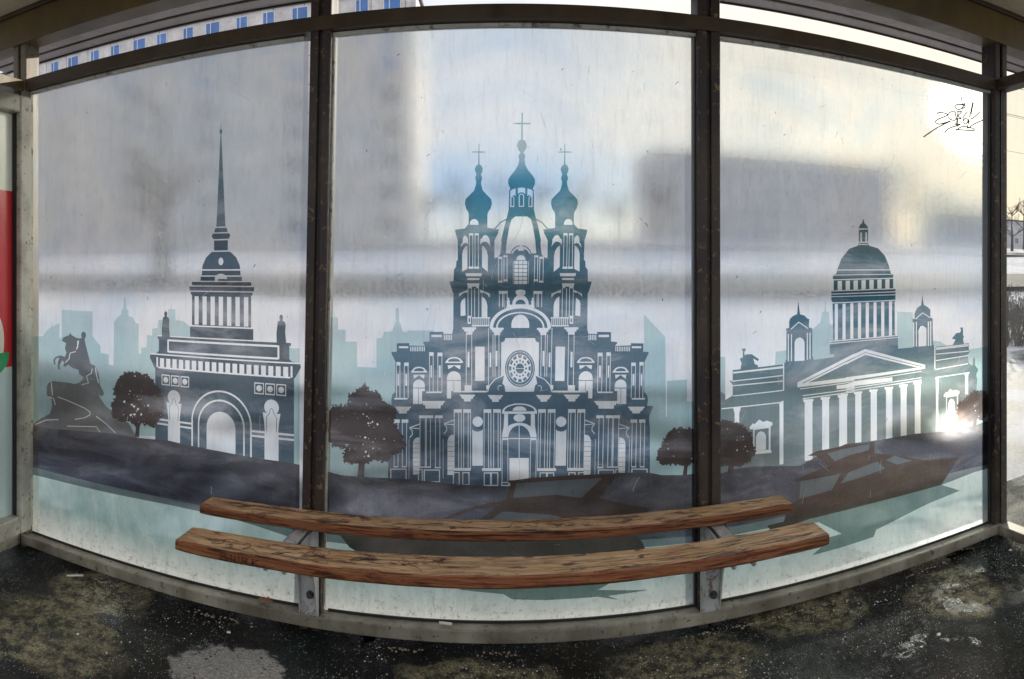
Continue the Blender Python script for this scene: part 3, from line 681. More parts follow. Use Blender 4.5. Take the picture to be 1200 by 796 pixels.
leafy(cv(c7, [(195, 362), (215, 385), (250, 400), (275, 440), (320, 455), (330, 480), (318, 520), (345, 570), (365, 620), (350, 645), (310, 660), (285, 692), (240, 680), (205, 695), (185, 690), (150, 700), (105, 692), (100, 655), (110, 635), (60, 625), (20, 590), (22, 560), (40, 540), (28, 485), (60, 455), (115, 450), (125, 410), (160, 385)]),
      cv(c7, [(160, 765), (166, 700), (120, 640), (180, 690), (260, 640), (192, 700), (190, 765)]), 4, 1.6, 44)
leafy([(782, 505), (795, 501), (812, 502), (824, 505), (824, 544), (812, 541), (800, 545), (788, 543), (778, 545), (768, 538), (770, 528), (776, 520)],
      [(799, 557), (801, 545), (796, 538), (803, 543), (810, 540), (805, 546), (804, 557)], 5, 1.3, 8)
leafy([(838, 494), (850, 492), (866, 496), (877, 505), (882, 520), (884, 532), (876, 540), (868, 546), (855, 545), (838, 547)],
      [(851, 556), (853, 545), (848, 530), (856, 541), (864, 530), (859, 546), (858, 554)], 6, 1.3, 10)
leafy([(1130, 466), (1142, 458), (1154, 458), (1160, 468), (1158, 484), (1148, 492), (1143, 490), (1132, 497), (1122, 494), (1119, 484), (1122, 472)],
      [(1138, 504), (1139, 492), (1134, 486), (1140, 489), (1147, 484), (1143, 493), (1142, 504)], 8, 1.0, 7)

# ------------------------------------------------------------------ shelter
SL = .0125                                           # the whole shelter stands on a slight slope
GZ = .085
shelter = empty('bus_shelter', (0, 2.3, GZ))
tag(shelter, 'brown metal bus shelter with frosted printed glass walls and a roof', 'bus shelter')
def sp(o):
    o.parent = shelter; o.matrix_parent_inverse = shelter.matrix_world.inverted() if False else __import__('mathutils').Matrix.Translation((0, -2.3, -GZ)); return o

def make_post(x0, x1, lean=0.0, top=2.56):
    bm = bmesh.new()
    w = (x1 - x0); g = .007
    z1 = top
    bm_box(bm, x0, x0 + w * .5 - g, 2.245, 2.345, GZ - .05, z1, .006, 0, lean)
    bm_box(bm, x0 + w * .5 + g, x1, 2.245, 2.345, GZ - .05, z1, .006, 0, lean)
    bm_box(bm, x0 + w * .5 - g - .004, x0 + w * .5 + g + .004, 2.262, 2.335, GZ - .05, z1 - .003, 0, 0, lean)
    return sp(fin('post', bm, M_post if x0 < -2 else M_pshade))
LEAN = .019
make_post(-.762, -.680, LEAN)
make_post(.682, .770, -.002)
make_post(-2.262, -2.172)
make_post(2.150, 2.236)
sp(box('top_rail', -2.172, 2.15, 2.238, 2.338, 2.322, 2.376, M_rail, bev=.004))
# thin glazing bead under the top rail and above the sill
def strip(name, m, y0, y1, za, zb, sl=0.0):
    bm = bmesh.new()
    for a, b in ((-2.168, -.775), (-.685, .680), (.772, 2.148)):
        bm_box(bm, a, b, y0, y1, za, zb, .0015, sl)
    return sp(fin(name, bm, m))
strip('glazing_bead', M_gasket, 2.272, 2.288, 2.309, 2.3205)
sp(box('sill_rail', -2.20, 2.19, 2.236, 2.350, .106, .153, M_sill, bev=.005, sl=SL))
strip('sill_bead', M_dark, 2.284, 2.2905, .150, .162, SL)

panes = []
for (x0, x1, tx0, tx1) in ((-2.172, -.690 - .075, -2.172, -.663 - .075), (-.72, .684, -.66, .684), (.768, 2.152, .768, 2.152)):
    z0, z1 = .150, 2.325
    bm = bmesh.new()
    vs = bm_box(bm, x0, x1, 2.292, 2.300, z0, z1)
    me = bpy.data.meshes.new('glass_pane')
    for v in vs:
        if v.co.z < 1: v.co.z += SL * v.co.x
    bmesh.ops.recalc_face_normals(bm, faces=bm.faces)
    for f in bm.faces:
        f.material_index = 0 if f.normal.y < -.5 else 1
    bm.to_mesh(me); bm.free()
    o = sp(link('glass_pane', me, [M_frost, M_clear]))
    panes.append(o)
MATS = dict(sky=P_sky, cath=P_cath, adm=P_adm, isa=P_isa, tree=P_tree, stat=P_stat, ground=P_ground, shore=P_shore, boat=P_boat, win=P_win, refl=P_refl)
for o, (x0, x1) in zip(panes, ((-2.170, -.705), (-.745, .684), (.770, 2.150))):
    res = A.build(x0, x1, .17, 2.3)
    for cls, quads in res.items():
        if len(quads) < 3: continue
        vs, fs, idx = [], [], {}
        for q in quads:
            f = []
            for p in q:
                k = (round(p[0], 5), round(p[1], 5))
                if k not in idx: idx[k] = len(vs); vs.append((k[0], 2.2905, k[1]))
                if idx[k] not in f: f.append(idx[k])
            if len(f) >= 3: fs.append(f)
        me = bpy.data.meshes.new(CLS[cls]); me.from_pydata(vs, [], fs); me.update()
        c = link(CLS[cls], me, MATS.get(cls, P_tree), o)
# vertical beads beside the posts
for x, l in ((-.677, LEAN), (.6795, 0), (.7735, 0), (-2.168, 0), (2.1465, 0), (-.7655, LEAN)):
    sp(box('side_bead', x - .004, x + .004, 2.274, 2.2895, .165, 2.318, M_gasket if x < .5 and x != -.7655 else M_dark, bev=.001, lean=l))

# roof: beam, ceiling, overhanging soffit
sp(box('roof_beam', -2.6, 2.6, 2.225, 2.335, 2.553, 2.705, M_beam, bev=.006))
sp(box('beam_lip', -2.6, 2.6, 2.205, 2.2245, 2.695, 2.725, M_rail, bev=.003))
sp(box('ceiling', -2.6, 2.6, .95, 2.204, 2.715, 2.76, M_ceil))
sp(box('roof_deck', -2.65, 2.65, .93, 2.60, 2.762, 2.80, M_soffit))
sp(box('front_beam', -2.6, 2.6, .90, .948, 2.60, 2.76, M_beam, bev=.004))
bm = bmesh.new()
bm_box(bm, -2.65, 2.65, 2.337, 2.395, 2.600, 2.64, .002)
bm_box(bm, -2.65, 2.65, 2.397, 2.478, 2.592, 2.64, .002)
sp(fin('soffit', bm, M_soffit))
sp(box('soffit_reveal', -2.65, 2.65, 2.480, 2.490, 2.60, 2.64, M_dark))
sp(box('fascia_lip', -2.65, 2.65, 2.492, 2.572, 2.588, 2.70, M_soffit, bev=.003))
sp(box('fascia_edge', -2.65, 2.65, 2.5725, 2.582, 2.583, 2.70, M_dark, bev=.001))
# side frames
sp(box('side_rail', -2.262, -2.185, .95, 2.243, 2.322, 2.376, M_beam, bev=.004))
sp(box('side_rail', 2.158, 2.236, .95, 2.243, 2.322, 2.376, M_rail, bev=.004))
sp(box('side_sill', -2.262, -2.20, .95, 2.234, .075, .125, M_sill, bev=.004))
sp(box('side_sill', 2.165, 2.236, .95, 2.234, .130, .180, M_sill, bev=.004))
sp(box('side_pane', 2.190, 2.198, .98, 2.243, .178, 2.322, M_dirty))
for x in (-2.262, 2.158):
    sp(box('front_post', x, x + .078, .88, .945, GZ - .05, 2.60, M_post, bev=.004))
bpy.context.view_layer.update()

# marker tag drawn on the right pane
tagpts = [[(195, 60), (198, 95)], [(165, 105), (178, 95), (210, 100), (208, 110), (180, 118), (165, 108)], [(190, 98), (212, 92), (196, 112)],
          [(82, 140), (95, 132), (130, 140), (120, 150), (85, 165), (76, 178), (95, 186), (145, 172)], [(145, 172), (80, 205), (20, 246)],
          [(168, 130), (145, 130), (133, 145), (140, 162), (165, 168), (170, 150), (165, 128), (172, 165)], [(172, 130), (196, 128), (180, 148), (192, 158), (176, 160), (180, 130), (170, 195)],
          [(222, 130), (206, 150), (203, 175), (215, 186), (225, 170), (215, 158), (205, 170)], [(246, 85), (240, 120), (232, 150), (225, 180)], [(250, 88), (240, 160), (282, 128)], [(232, 170), (222, 205), (255, 185), (293, 168)],
          [(118, 226), (140, 205), (190, 188), (160, 186)], [(178, 160), (176, 200)], [(170, 215), (200, 198), (245, 205), (250, 216), (170, 211)]]
cu = bpy.data.curves.new('marker_tag', 'CURVE'); cu.dimensions = '3D'; cu.bevel_depth = .0027; cu.bevel_resolution = 0
def add_spline(cu, pts3, r=1.0):
    s = cu.splines.new('POLY'); s.points.add(len(pts3) - 1)
    for q, p in zip(s.points, pts3): q.co = (*p, 1); q.radius = r
def smooth_pts(p, k=6):
    out = []
    n = len(p)
    for i in range(n - 1):
        p0, p1, p2, p3 = p[max(i - 1, 0)], p[i], p[i + 1], p[min(i + 2, n - 1)]
        for j in range(k):
            t = j / k
            out.append(tuple(.5 * (2 * b + (c - a) * t + (2 * a - 5 * b + 4 * c - d) * t * t + (3 * b - a - 3 * c + d) * t ** 3) for a, b, c, d in zip(p0, p1, p2, p3)))
    out.append(tuple(p[-1])); return out
def curve_mesh(name, cu, m, parent=None):
    o = bpy.data.objects.new(name, cu); COL.objects.link(o)
    dg = bpy.context.evaluated_depsgraph_get()
    me = bpy.data.meshes.new_from_object(o.evaluated_get(dg)); bpy.data.objects.remove(o)
    me.name = name
    return link(name, me, m, parent)
M_ink = principled('marker_ink', (.03, .03, .05), .5)
ct = crop(1080, 100, 3.98)
for st in tagpts:
    pp = smooth_pts([px(*ct(*p)) for p in st])
    add_spline(cu, [(a - .022, 2.2890, b) for a, b in pp])
curve_mesh('marker_tag', cu, M_ink, panes[2])

# scratches and dark chips in the film
M_scr = principled('scratched_film', (.80, .82, .82), .6, var=.1)
M_chip = principled('film_chip', (.05, .05, .05), .7, var=.2)
def marks(pane, xa, xb, seed):
    rn = random.Random(seed)
    cu = bpy.data.curves.new('scratches', 'CURVE'); cu.dimensions = '3D'; cu.bevel_depth = .0007; cu.bevel_resolution = 0
    for _ in range(46):
        x, z = rn.uniform(xa + .05, xb - .12), rn.choice((rn.uniform(1.3, 2.2), rn.uniform(1.2, 1.9), rn.uniform(.3, 1.2)))
        a = rn.gauss(1.45, .35) if rn.random() < .6 else rn.uniform(0, 3.1); L = rn.choice((.012, .02, .03, .03, .06, .11)); k = rn.uniform(-5, 5)
        p = []
        for i in range(6):
            t = i / 5 * L; p.append((min(max(x + math.cos(a + k * t) * t, xa + .02), xb - .02), 2.2895, z + math.sin(a + k * t) * t))
        add_spline(cu, p, rn.uniform(.35, 1.0))
    o = curve_mesh('scratches', cu, M_scr, pane); o['kind'] = 'stuff'
    cu = bpy.data.curves.new('film_chips', 'CURVE'); cu.dimensions = '3D'; cu.bevel_depth = .0012; cu.bevel_resolution = 0
    for _ in range(34):
        x, z = rn.uniform(xa + .05, xb - .05), rn.uniform(.9, 2.28) if rn.random() < .85 else rn.uniform(.3, .9)
        L = rn.choice((.002, .003, .004, .010, .016)); a = rn.uniform(.3, 2.4)
        add_spline(cu, [(x, 2.2893, z), (x + L * .5 * math.cos(a) + .001, 2.2893, z + L * .5), (x + L * math.cos(a), 2.2893, z + L * math.sin(a))], rn.uniform(.5, 1.2))
    o = curve_mesh('film_chips', cu, M_chip, pane); o['kind'] = 'stuff'
marks(panes[0], -2.15, -.78, 31); marks(panes[1], -.66, .67, 32); marks(panes[2], .79, 2.13, 33)

# ------------------------------------------------------------------ lightbox on the left wall
lb = empty('poster_lightbox', (-2.15, 1.6, GZ))
tag(lb, 'framed advertising lightbox with red and white poster on the left wall', 'poster case')
def lp(o): o.parent = lb; o.matrix_parent_inverse = __import__('mathutils').Matrix.Translation((2.15, -1.6, -GZ)); return o
bm = bmesh.new()
ya, yb, za, zb = .98, 2.205, .185, 2.262
for (a, b, c, d) in ((yb - .078, yb, za, zb), (ya, ya + .07, za, zb), (ya + .0705, yb - .0785, zb - .085, zb), (ya + .0705, yb - .0785, za, za + .085)):
    bm_box(bm, -2.185, -2.092, a, b, c, d, .009)
lp(fin('frame', bm, M_alu))
bm = bmesh.new()
bm_box(bm, -2.150, -2.118, yb - .086, yb - .0785, za + .085, zb - .085)
bm_box(bm, -2.150, -2.118, ya + .0705, ya + .079, za + .085, zb - .085)
lp(fin('gasket', bm, M_dark))
lp(box('backing', -2.184, -2.155, ya + .07, yb - .079, za + .08, zb - .08, M_alu))
m, nt, out = mat('poster_print'); n = N(nt)
co = n.coord(); sep = n('SeparateXYZ', i_Vector=co); z = sep.outputs[2]; y = sep.outputs[1]
c = n.ramp(n.math('DIVIDE', z, 2.4), [(0, (.50, .62, .60)), (.966 / 2.4, (.62, .70, .68)), (.968 / 2.4, (.52, .03, .035)), (1.805 / 2.4, (.62, .06, .06)), (1.807 / 2.4, (.68, .72, .60))], 'CONSTANT')
def blob(cy, cz, ry, rz):
    a = n.math('POWER', n.math('DIVIDE', n.math('SUBTRACT', y, cy), ry), 2.0)
    b = n.math('POWER', n.math('DIVIDE', n.math('SUBTRACT', z, cz), rz), 2.0)
    return n.math('LESS_THAN', n.math('ADD', a, b), 1.0)
c = n.mixc(blob(1.98, 1.10, .085, .15), c, (.72, .66, .55))
c = n.mixc(blob(1.95, 1.12, .08, .12), c, (.50, .25, .2))
c = n.mixc(n.math('MULTIPLY', blob(1.98, 1.04, .12, .10), n.math('LESS_THAN', z, 1.045)), c, (.02, .30, .10))
p = n('BsdfPrincipled', i_Roughness=.25); n.l(c, p.inputs['Base Color']); n.l(p.outputs[0], out.inputs[0])
lp(box('poster', -2.154, -2.140, ya + .08, yb - .0865, za + .086, zb - .086, m))

# ------------------------------------------------------------------ bench
def m_wood():
    m, nt, out = mat('weathered_wood'); n = N(nt)
    g = n.noise(n.coord((1.2, 14, 22)), 4.2, 9, .68, 1.6)
    ring_ = n('TexWave', wave_type='BANDS', bands_direction='Z', wave_profile='SAW')
    n.l(n.coord((.22, 2.3, 1.6), rot=(0, .02, 0)), ring_.inputs['Vector'])
    ring_.inputs['Scale'].default_value = 9; ring_.inputs['Distortion'].default_value = 7.5; ring_.inputs['Detail'].default_value = 4; ring_.inputs['Detail Scale'].default_value = 1.1; ring_.inputs['Detail Roughness'].default_value = .6
    c = n.ramp(g, [(.25, (.11, .032, .010)), (.42, (.42, .155, .045)), (.58, (.66, .31, .10)), (.8, (.86, .54, .25))])
    c = n.mixc(n.ramp(ring_.outputs['Fac'], [(.0, .65), (.35, .0), (1, .35)]), c, (.20, .075, .028))
    # paler tan on upward faces, darker red-brown on the front
    geo = n('NewGeometry'); sp_ = n('SeparateXYZ', i_Vector=geo.outputs['Normal'])
    wr = n.noise(n.coord((2.2, 9, 9)), 3, 6, .7, .5)
    c = n.mixc(n.math('MULTIPLY', n.ramp(sp_.outputs[2], [(.5, 0.0), (.9, 1.0)]), n.ramp(wr, [(.35, .15), (.7, .75)])), c, (.95, .68, .38))
    st = n.noise(n.coord((3.5, 12, 12), loc=(2, 1, 0)), 2.2, 7, .7, .8)
    c = n.mixc(n.ramp(st, [(.53, 0.0), (.60, .9)]), c, (.075, .022, .014))
    fr = n.ramp(sp_.outputs[1], [(.0, .0), (1, 0.0)])
    front = n.math('LESS_THAN', sp_.outputs[1], -.5)
    c = n.mixc(n.math('MULTIPLY', front, .68), c, (.20, .048, .016))
    crack = n.noise(n.coord((1.0, 34, 34)), 2.4, 9, .8, 1.4)
    cr = n.ramp(crack, [(.37, 1.0), (.46, 0.0)])
    c = n.mixc(n.math('MULTIPLY', cr, .8), c, (.03, .015, .01))
    p = n('BsdfPrincipled', i_Roughness=.38); n.l(c, p.inputs['Base Color'])
    h = n.math('SUBTRACT', n.math('MULTIPLY', g, .6), n.math('MULTIPLY', cr, .8))
    n.l(n.bump(h, 1.0, .012), p.inputs['Normal'])
    n.l(p.outputs[0], out.inputs[0])
    return m
M_wood = m_wood()
bench = empty('bench', (0, 2.05, .1))
tag(bench, 'long bench of two worn wooden planks on steel brackets below the cathedral print', 'bench')
def bp(o, t=(0, -2.05, -.1)): o.parent = bench; o.matrix_parent_inverse = __import__('mathutils').Matrix.Translation(t); return o
def plank(xa, xb, y0, y1, z1, th, sl, seed):
    bm = bmesh.new()
    nseg = 60; prof = []
    b = .006
    prof = [(y0 + b, z1), (y1 - b, z1), (y1, z1 - b), (y1, z1 - th + b), (y1 - b, z1 - th), (y0 + b, z1 - th), (y0, z1 - th + b), (y0 + b * .2, z1 - b * 1.1), (y0 + b * .55, z1 - b * .35)]
    rings = []
    for i in range(nseg + 1):
        t = i / nseg; x = xa + (xb - xa) * t
        e = 0 if 0 < i < nseg else .004
        r_ = []
        for k, (yy, zz) in enumerate(prof):
            dz = noise.noise(Vector((x * 6, k * 1.3, seed))) * .0022; dy = noise.noise(Vector((x * 5, k * 2.1, seed + 9))) * .002
            yc, zc_ = (y0 + y1) / 2, z1 - th / 2
            r_.append(bm.verts.new((x + (.004 * (1 if i == 0 else -1) if e else 0) * 0, yy + dy + (yc - yy) * e * 8, zz + dz + sl * x + (zc_ - zz) * e * 20)))
        rings.append(r_)
    m_ = len(prof)
    for i in range(nseg):
        for k in range(m_):
            bm.faces.new((rings[i][k], rings[i][(k + 1) % m_], rings[i + 1][(k + 1) % m_], rings[i + 1][k]))
    bm.faces.new(rings[0]); bm.faces.new(rings[-1][::-1])
    return bp(fin('plank', bm, M_wood))
pb = plank(-1.147, 1.012, 2.128, 2.238, .548, .036, .0125, 1.0)
pf = plank(-1.072, .998, 1.816, 1.948, .548, .038, .016, 5.0)
M_bolt = principled('bolt_steel', (.12, .11, .11), .35, .6)
def bracket(xc, w, lean=0):
    hw = w / 2; zt = .508 + .0125 * xc
    bm = bmesh.new()
    bm_box(bm, xc - .022, xc + .022, 1.862, 2.236, zt - .008, zt, .0015)           # arm
    bp(fin('bracket_arm', bm, M_steel))
    bm = bmesh.new()
    bm_box(bm, xc - hw, xc + hw, 2.222, 2.2365, .158 + SL * xc, zt - .0095, .003)  # face plate bolted on the post
    bp(fin('bracket_plate', bm, M_steel))
    bm = bmesh.new()
    prof = [(2.2205, zt - .01), (1.870, zt - .01), (1.866, zt - .026), (1.885, zt - .040), (1.93, zt - .042), (1.99, zt - .048), (2.06, zt - .060), (2.12, zt - .085), (2.17, zt - .14), (2.20, zt - .24), (2.2205, zt - .345)]
    for sx in (xc - hw + .002, xc + hw - .008):
        a = [bm.verts.new((sx, p, q)) for p, q in prof]; b = [bm.verts.new((sx + .006, p, q)) for p, q in prof]
        bm.faces.new(a); bm.faces.new(b[::-1])
        for i in range(len(prof)): bm.faces.new((a[i], a[(i + 1) % len(prof)], b[(i + 1) % len(prof)], b[i]))
    bp(fin('bracket_gusset', bm, M_steel))
    bm = bmesh.new()
    bmesh.ops.create_cone(bm, cap_ends=True, segments=6, radius1=.011, radius2=.011, depth=.016, matrix=__import__('mathutils').Matrix.Translation((xc + .008, 2.215, .23)) @ __import__('mathutils').Matrix.Rotation(R(90), 4, 'X'))
    bmesh.ops.create_cone(bm, cap_ends=True, segments=20, radius1=.015, radius2=.015, depth=.003, matrix=__import__('mathutils').Matrix.Translation((xc + .008, 2.2205, .23)) @ __import__('mathutils').Matrix.Rotation(R(90), 4, 'X'))
    bp(fin('bolt', bm, M_bolt))
bracket(-.742, .074); bracket(.724, .078)
# scribbles on the planks: letters on the front edge and pen marks on the top
M_pen = principled('pen_marks', (.045, .02, .022), .6)
cu = bpy.data.curves.new('scribble', 'CURVE'); cu.dimensions = '3D'; cu.bevel_depth = .0015; cu.bevel_resolution = 0
def fz(x, f): return .548 + .016 * x - .038 * f
def front_word(x0, strokes, w=.030):
    for k, ltr in enumerate(strokes):
        for st in ltr:
            add_spline(cu, [(x0 + k * w * 1.2 + a * w * .9, 1.8145, fz(x0, .85 - b * .62)) for a, b in st])
Bv = [[(0, 0), (0, 1), (.7, .85), (.1, .5), (.9, .3), (.7, 0), (0, 0)]]
Sh = [[(0, 1), (0, 0), (.5, 0), (.5, .9), (.5, 0), (1, 0), (1, 1)]]
Rr_ = [[(0, -.1), (.1, 1), (.7, .9), (.6, .5), (.1, .5)]]
Kk = [[(0, 0), (.1, 1)], [(.8, 1), (.1, .5), (.9, 0)]]
front_word(-.90, [Bv, Sh, Rr_, Kk])
rnd = random.Random(11)
def top_scrib(xa, xb, y0, y1, k, zf):
    for _ in range(k):
        x = rnd.uniform(xa, xb); y = rnd.uniform(y0, y1); p = [(x, y)]
        for _j in range(rnd.randint(3, 7)):
            x += rnd.uniform(-.02, .035); y = min(max(y + rnd.uniform(-.025, .025), y0), y1); p.append((x, y))
        p = smooth_pts(p, 4)
        add_spline(cu, [(a, b, zf(a)) for a, b in p], rnd.uniform(.3, .7))
top_scrib(-.95, -.22, 1.83, 1.935, 17, lambda x: .5485 + .016 * x + .0008)
top_scrib(-.5, .1, 2.15, 2.22, 6, lambda x: .5485 + .0125 * x + .0008)
curve_mesh('pen_scribble', cu, M_pen, pf).matrix_parent_inverse = __import__('mathutils').Matrix.Identity(4)
bpy.context.view_layer.update()

# ------------------------------------------------------------------ ground inside: wet asphalt with ice and concrete patches
def m_floor():
    m, nt, out = mat('wet_asphalt'); n = N(nt)
    co = n.coord(); sep = n('SeparateXYZ', i_Vector=co); X, Y = sep.outputs[0], sep.outputs[1]
    warp = n.noise(co, 5.5, 10, .75)
    big = n.noise(n.coord(loc=(3.1, 1.7, 0)), 1.7, 7, .62, .6)
    c = n.ramp(big, [(.38, (.0028, .0024, .0018)), (.52, (.008, .0075, .005)), (.66, (.030, .027, .016))])
    hue = n.noise(n.coord(loc=(9, 4, 0)), 2.1, 4, .6)
    c = n.mixc(n.ramp(hue, [(.48, 0.0), (.62, .55)]), c, (.012, .030, .025))
    c = n.mixc(n.ramp(hue, [(.30, .6), (.40, 0.0)]), c, (.030, .011, .006))
    def patch(px_, py_, r, sx=1.0):
        dx = n.math('DIVIDE', n.math('SUBTRACT', X, px_), sx); dy = n.math('SUBTRACT', Y, py_)
        d = n.math('SQRT', n.math('ADD', n.math('MULTIPLY', dx, dx), n.math('MULTIPLY', dy, dy)))
        d = n.math('ADD', d, n.math('MULTIPLY', n.math('SUBTRACT', warp, .5), 1.9 * r))
        return n.ramp(n.math('DIVIDE', d, r), [(.88, 1.0), (1.0, 0.0)])
    g1 = n.noise(co, 130, 4, .75)
    conc = n.ramp(g1, [(.3, (.20, .185, .16)), (.55, (.48, .45, .41)), (.75, (.85, .82, .78))])
    for a in CONC: c = n.mixc(patch(*a), c, conc)
    oc = n.ramp(g1, [(.3, (.09, .078, .032)), (.55, (.34, .29, .16)), (.75, (.70, .66, .50))])
    for a in OCH: c = n.mixc(n.math('MULTIPLY', patch(*a), n.ramp(n.noise(co, 22, 6, .7), [(.42, .1), (.58, 1.0)])), c, oc)
    grit = n('TexVoronoi', i_Scale=150.0); n.l(co, grit.inputs['Vector'])
    sel = n('SeparateColor'); n.l(grit.outputs['Color'], sel.inputs[0])
    near = n.math('LESS_THAN', grit.outputs['Distance'], .30)
    spk = n.math('MULTIPLY', near, n.math('GREATER_THAN', sel.outputs[0], .80))
    spk2 = n.math('MULTIPLY', spk, n.ramp(n.noise(co, 5, 5, .7), [(.42, 0.15), (.56, 1.0)]))
    c = n.mixc(n.math('MULTIPLY', spk2, .8), c, (.8, .77, .70))
    # outside the shelter the ground turns lighter, dusted with snow
    p = n('BsdfPrincipled'); n.l(c, p.inputs['Base Color'])
    wet = n.noise(n.coord(loc=(5, 2, 0)), 2.6, 5, .6, .4)
    n.l(n.ramp(wet, [(.40, .10), (.50, .24), (.66, .42)]), p.inputs['Roughness']); n.l(n.ramp(wet, [(.40, .26), (.60, .12)]), p.inputs['Specular IOR Level'])
    agg = n('TexVoronoi', i_Scale=150.0); n.l(co, agg.inputs['Vector'])
    h = n.math('ADD', n.math('MULTIPLY', agg.outputs['Distance'], -1.0), n.math('MULTIPLY', n.noise(co, 60, 6, .75), 1.6))
    b = n('Bump'); b.inputs['Distance'].default_value = .008
    n.l(h, b.inputs['Height']); n.l(n.ramp(wet, [(.37, .12), (.43, 1.0), (.7, 1.0)]), b.inputs['Strength'])
    n.l(b.outputs[0], p.inputs['Normal'])
    n.l(p.outputs[0], out.inputs[0])
    return m
def gpt(x, y, z=GZ):
    t = (x - CX) / F; Y = (ZC - z) * F * math.cos(t) / (y - Y0)
    return (Y * math.tan(t), Y)
CONC = [(*gpt(268, 785), .16, 1.3)]
OCH = [(*gpt(120, 690), .18, 1.4), (*gpt(800, 790), .2, 1.5), (*gpt(950, 720), .18, 1.4), (*gpt(60, 735), .26, 1.3), (*gpt(560, 800), .14, 2), (*gpt(1120, 700), .22, 1.0)]
M_floor = m_floor()
bm = bmesh.new()
nx, ny = 150, 70
g = []
for j in range(ny + 1):
    r_ = []
    for i in range(nx + 1):
        x = -3.6 + 7.2 * i / nx; y = -.6 + 3.4 * j / ny
        z = GZ + SL * x * (1 if abs(x) < 3 else .6) + noise.noise(Vector((x * 2.2, y * 2.2, 0))) * .006 + noise.noise(Vector((x * 9, y * 9, 4))) * .0018
        z += .012 * math.exp(-((y - 2.33) / .10) ** 2)                        # grit drifted against the sill
        r_.append(bm.verts.new((x, y, z)))
    g.append(r_)
for j in range(ny):
    for i in range(nx): bm.faces.new((g[j][i], g[j][i + 1], g[j + 1][i + 1], g[j + 1][i]))
o = fin('pavement', bm, M_floor, smooth=True); tag(o, kind='structure')

# crumbs of ice and gravel
M_crumb = principled('ice_crumb', (.80, .78, .72), .35, var=.35, vscale=40)
bm = bmesh.new()
rnd = random.Random(5)
def crumb(x, y, r, flat=.6):
    z = GZ + SL * x
    res = bmesh.ops.create_icosphere(bm, subdivisions=1, radius=r)
    s = (rnd.uniform(.7, 1.4), rnd.uniform(.7, 1.4), flat * rnd.uniform(.6, 1.1))
    for v in res['verts']:
        v.co = Vector((v.co.x * s[0] * rnd.uniform(.75, 1.25) + x, v.co.y * s[1] * rnd.uniform(.75, 1.25) + y, v.co.z * s[2] + z + r * .25))
for _ in range(3200):
    X_ = rnd.uniform(-2.1, 2.1); Y_ = 2.24 - abs(rnd.gauss(0, .28)) if rnd.random() < .6 else rnd.uniform(1.1, 2.25)
    if noise.noise(Vector((X_ * 2.5, Y_ * 2.5, 7))) < -.12: continue
    crumb(X_, Y_, rnd.choice((.0009, .0011, .0013, .0015, .002, .0028)))
o = fin('ice_crumbs', bm, M_crumb); tag(o, 'scattered pale crumbs of ice and grit on the wet asphalt', 'grit', kind='stuff')
# loose wet gravel on the asphalt
bm0 = bmesh.new(); bmesh.ops.create_icosphere(bm0, subdivisions=1, radius=1.0)
iv = [v.co.copy() for v in bm0.verts]; bm0.verts.index_update(); ifc = [[v.index for v in f.verts] for f in bm0.faces]; bm0.free()
vs, fs = [], []
rg = random.Random(77)
for _ in range(15000):
    X_ = rg.uniform(-2.15, 2.15) if rg.random() < .35 else rg.uniform(.1, 2.15); Y_ = rg.uniform(1.05, 2.23)
    if abs(X_) < Y_ * .9 and Y_ < 1.5 and abs(X_) < .9: continue
    if noise.noise(Vector((X_ * 2.1, Y_ * 2.1, 21))) + .35 * noise.noise(Vector((X_ * 7, Y_ * 7, 3))) < -.08: continue
    r_ = rg.choice((.0016, .002, .0024, .003, .0038)); zz = GZ + SL * X_ + noise.noise(Vector((X_ * 2.2, Y_ * 2.2, 0))) * .006 + noise.noise(Vector((X_ * 9, Y_ * 9, 4))) * .0018
    sx, sy, sz_ = r_ * rg.uniform(.7, 1.4), r_ * rg.uniform(.7, 1.4), r_ * rg.uniform(.5, .9)
    b0 = len(vs)
    for v in iv:
        k = rg.uniform(.85, 1.15); vs.append((X_ + v.x * sx * k, Y_ + v.y * sy * k, zz + v.z * sz_ * k + r_ * .1))
    fs += [[b0 + i for i in f] for f in ifc]
me = bpy.data.meshes.new('gravel'); me.from_pydata(vs, [], fs); me.update()
M_grav = principled('wet_gravel', (.045, .042, .034), .22, var=.7, vscale=70, spec=.7)
tag(link('gravel', me, M_grav), 'dark wet gravel scattered over the asphalt floor', 'gravel', kind='stuff')
M_crust = principled('grit_crust', (.34, .29, .20), .8, var=.4, vscale=60)
bm = bmesh.new()
for _ in range(520):
    X_ = rnd.uniform(-2.1, 2.1)
    if noise.noise(Vector((X_ * 3.1, 3, 1))) < -.05: continue
    crumb(X_, 2.222 - abs(rnd.gauss(0, .012)), rnd.uniform(.0025, .0065), .7)
o = fin('grit_crust', bm, M_crust); tag(o, 'crusts of beige grit along the foot of the sill', 'grit', kind='stuff')
def lone(name, pxl, r, label, cat, m, group=None, flat=.5):
    global bm
    bm = bmesh.new(); x, y = gpt(*pxl); crumb(x, y, r, flat)
    return tag(fin(name, bm, m), label, cat, group)
lone('ice_chunk', (268, 738), .009, 'pale ice chunk on asphalt near the bright concrete patch', 'ice chunk', M_crumb)
lone('ice_chunk', (1100, 750), .010, 'flat pale ice chunk on gravelly asphalt at the right', 'ice chunk', M_crumb)
lone('ice_chunk', (1184, 652), .008, 'small white ice chunk lying beside the right corner post', 'ice chunk', M_crumb)
lone('ice_chunk', (91, 738), .008, 'pale ice chunk on ochre asphalt at the far left', 'ice chunk', M_crumb)
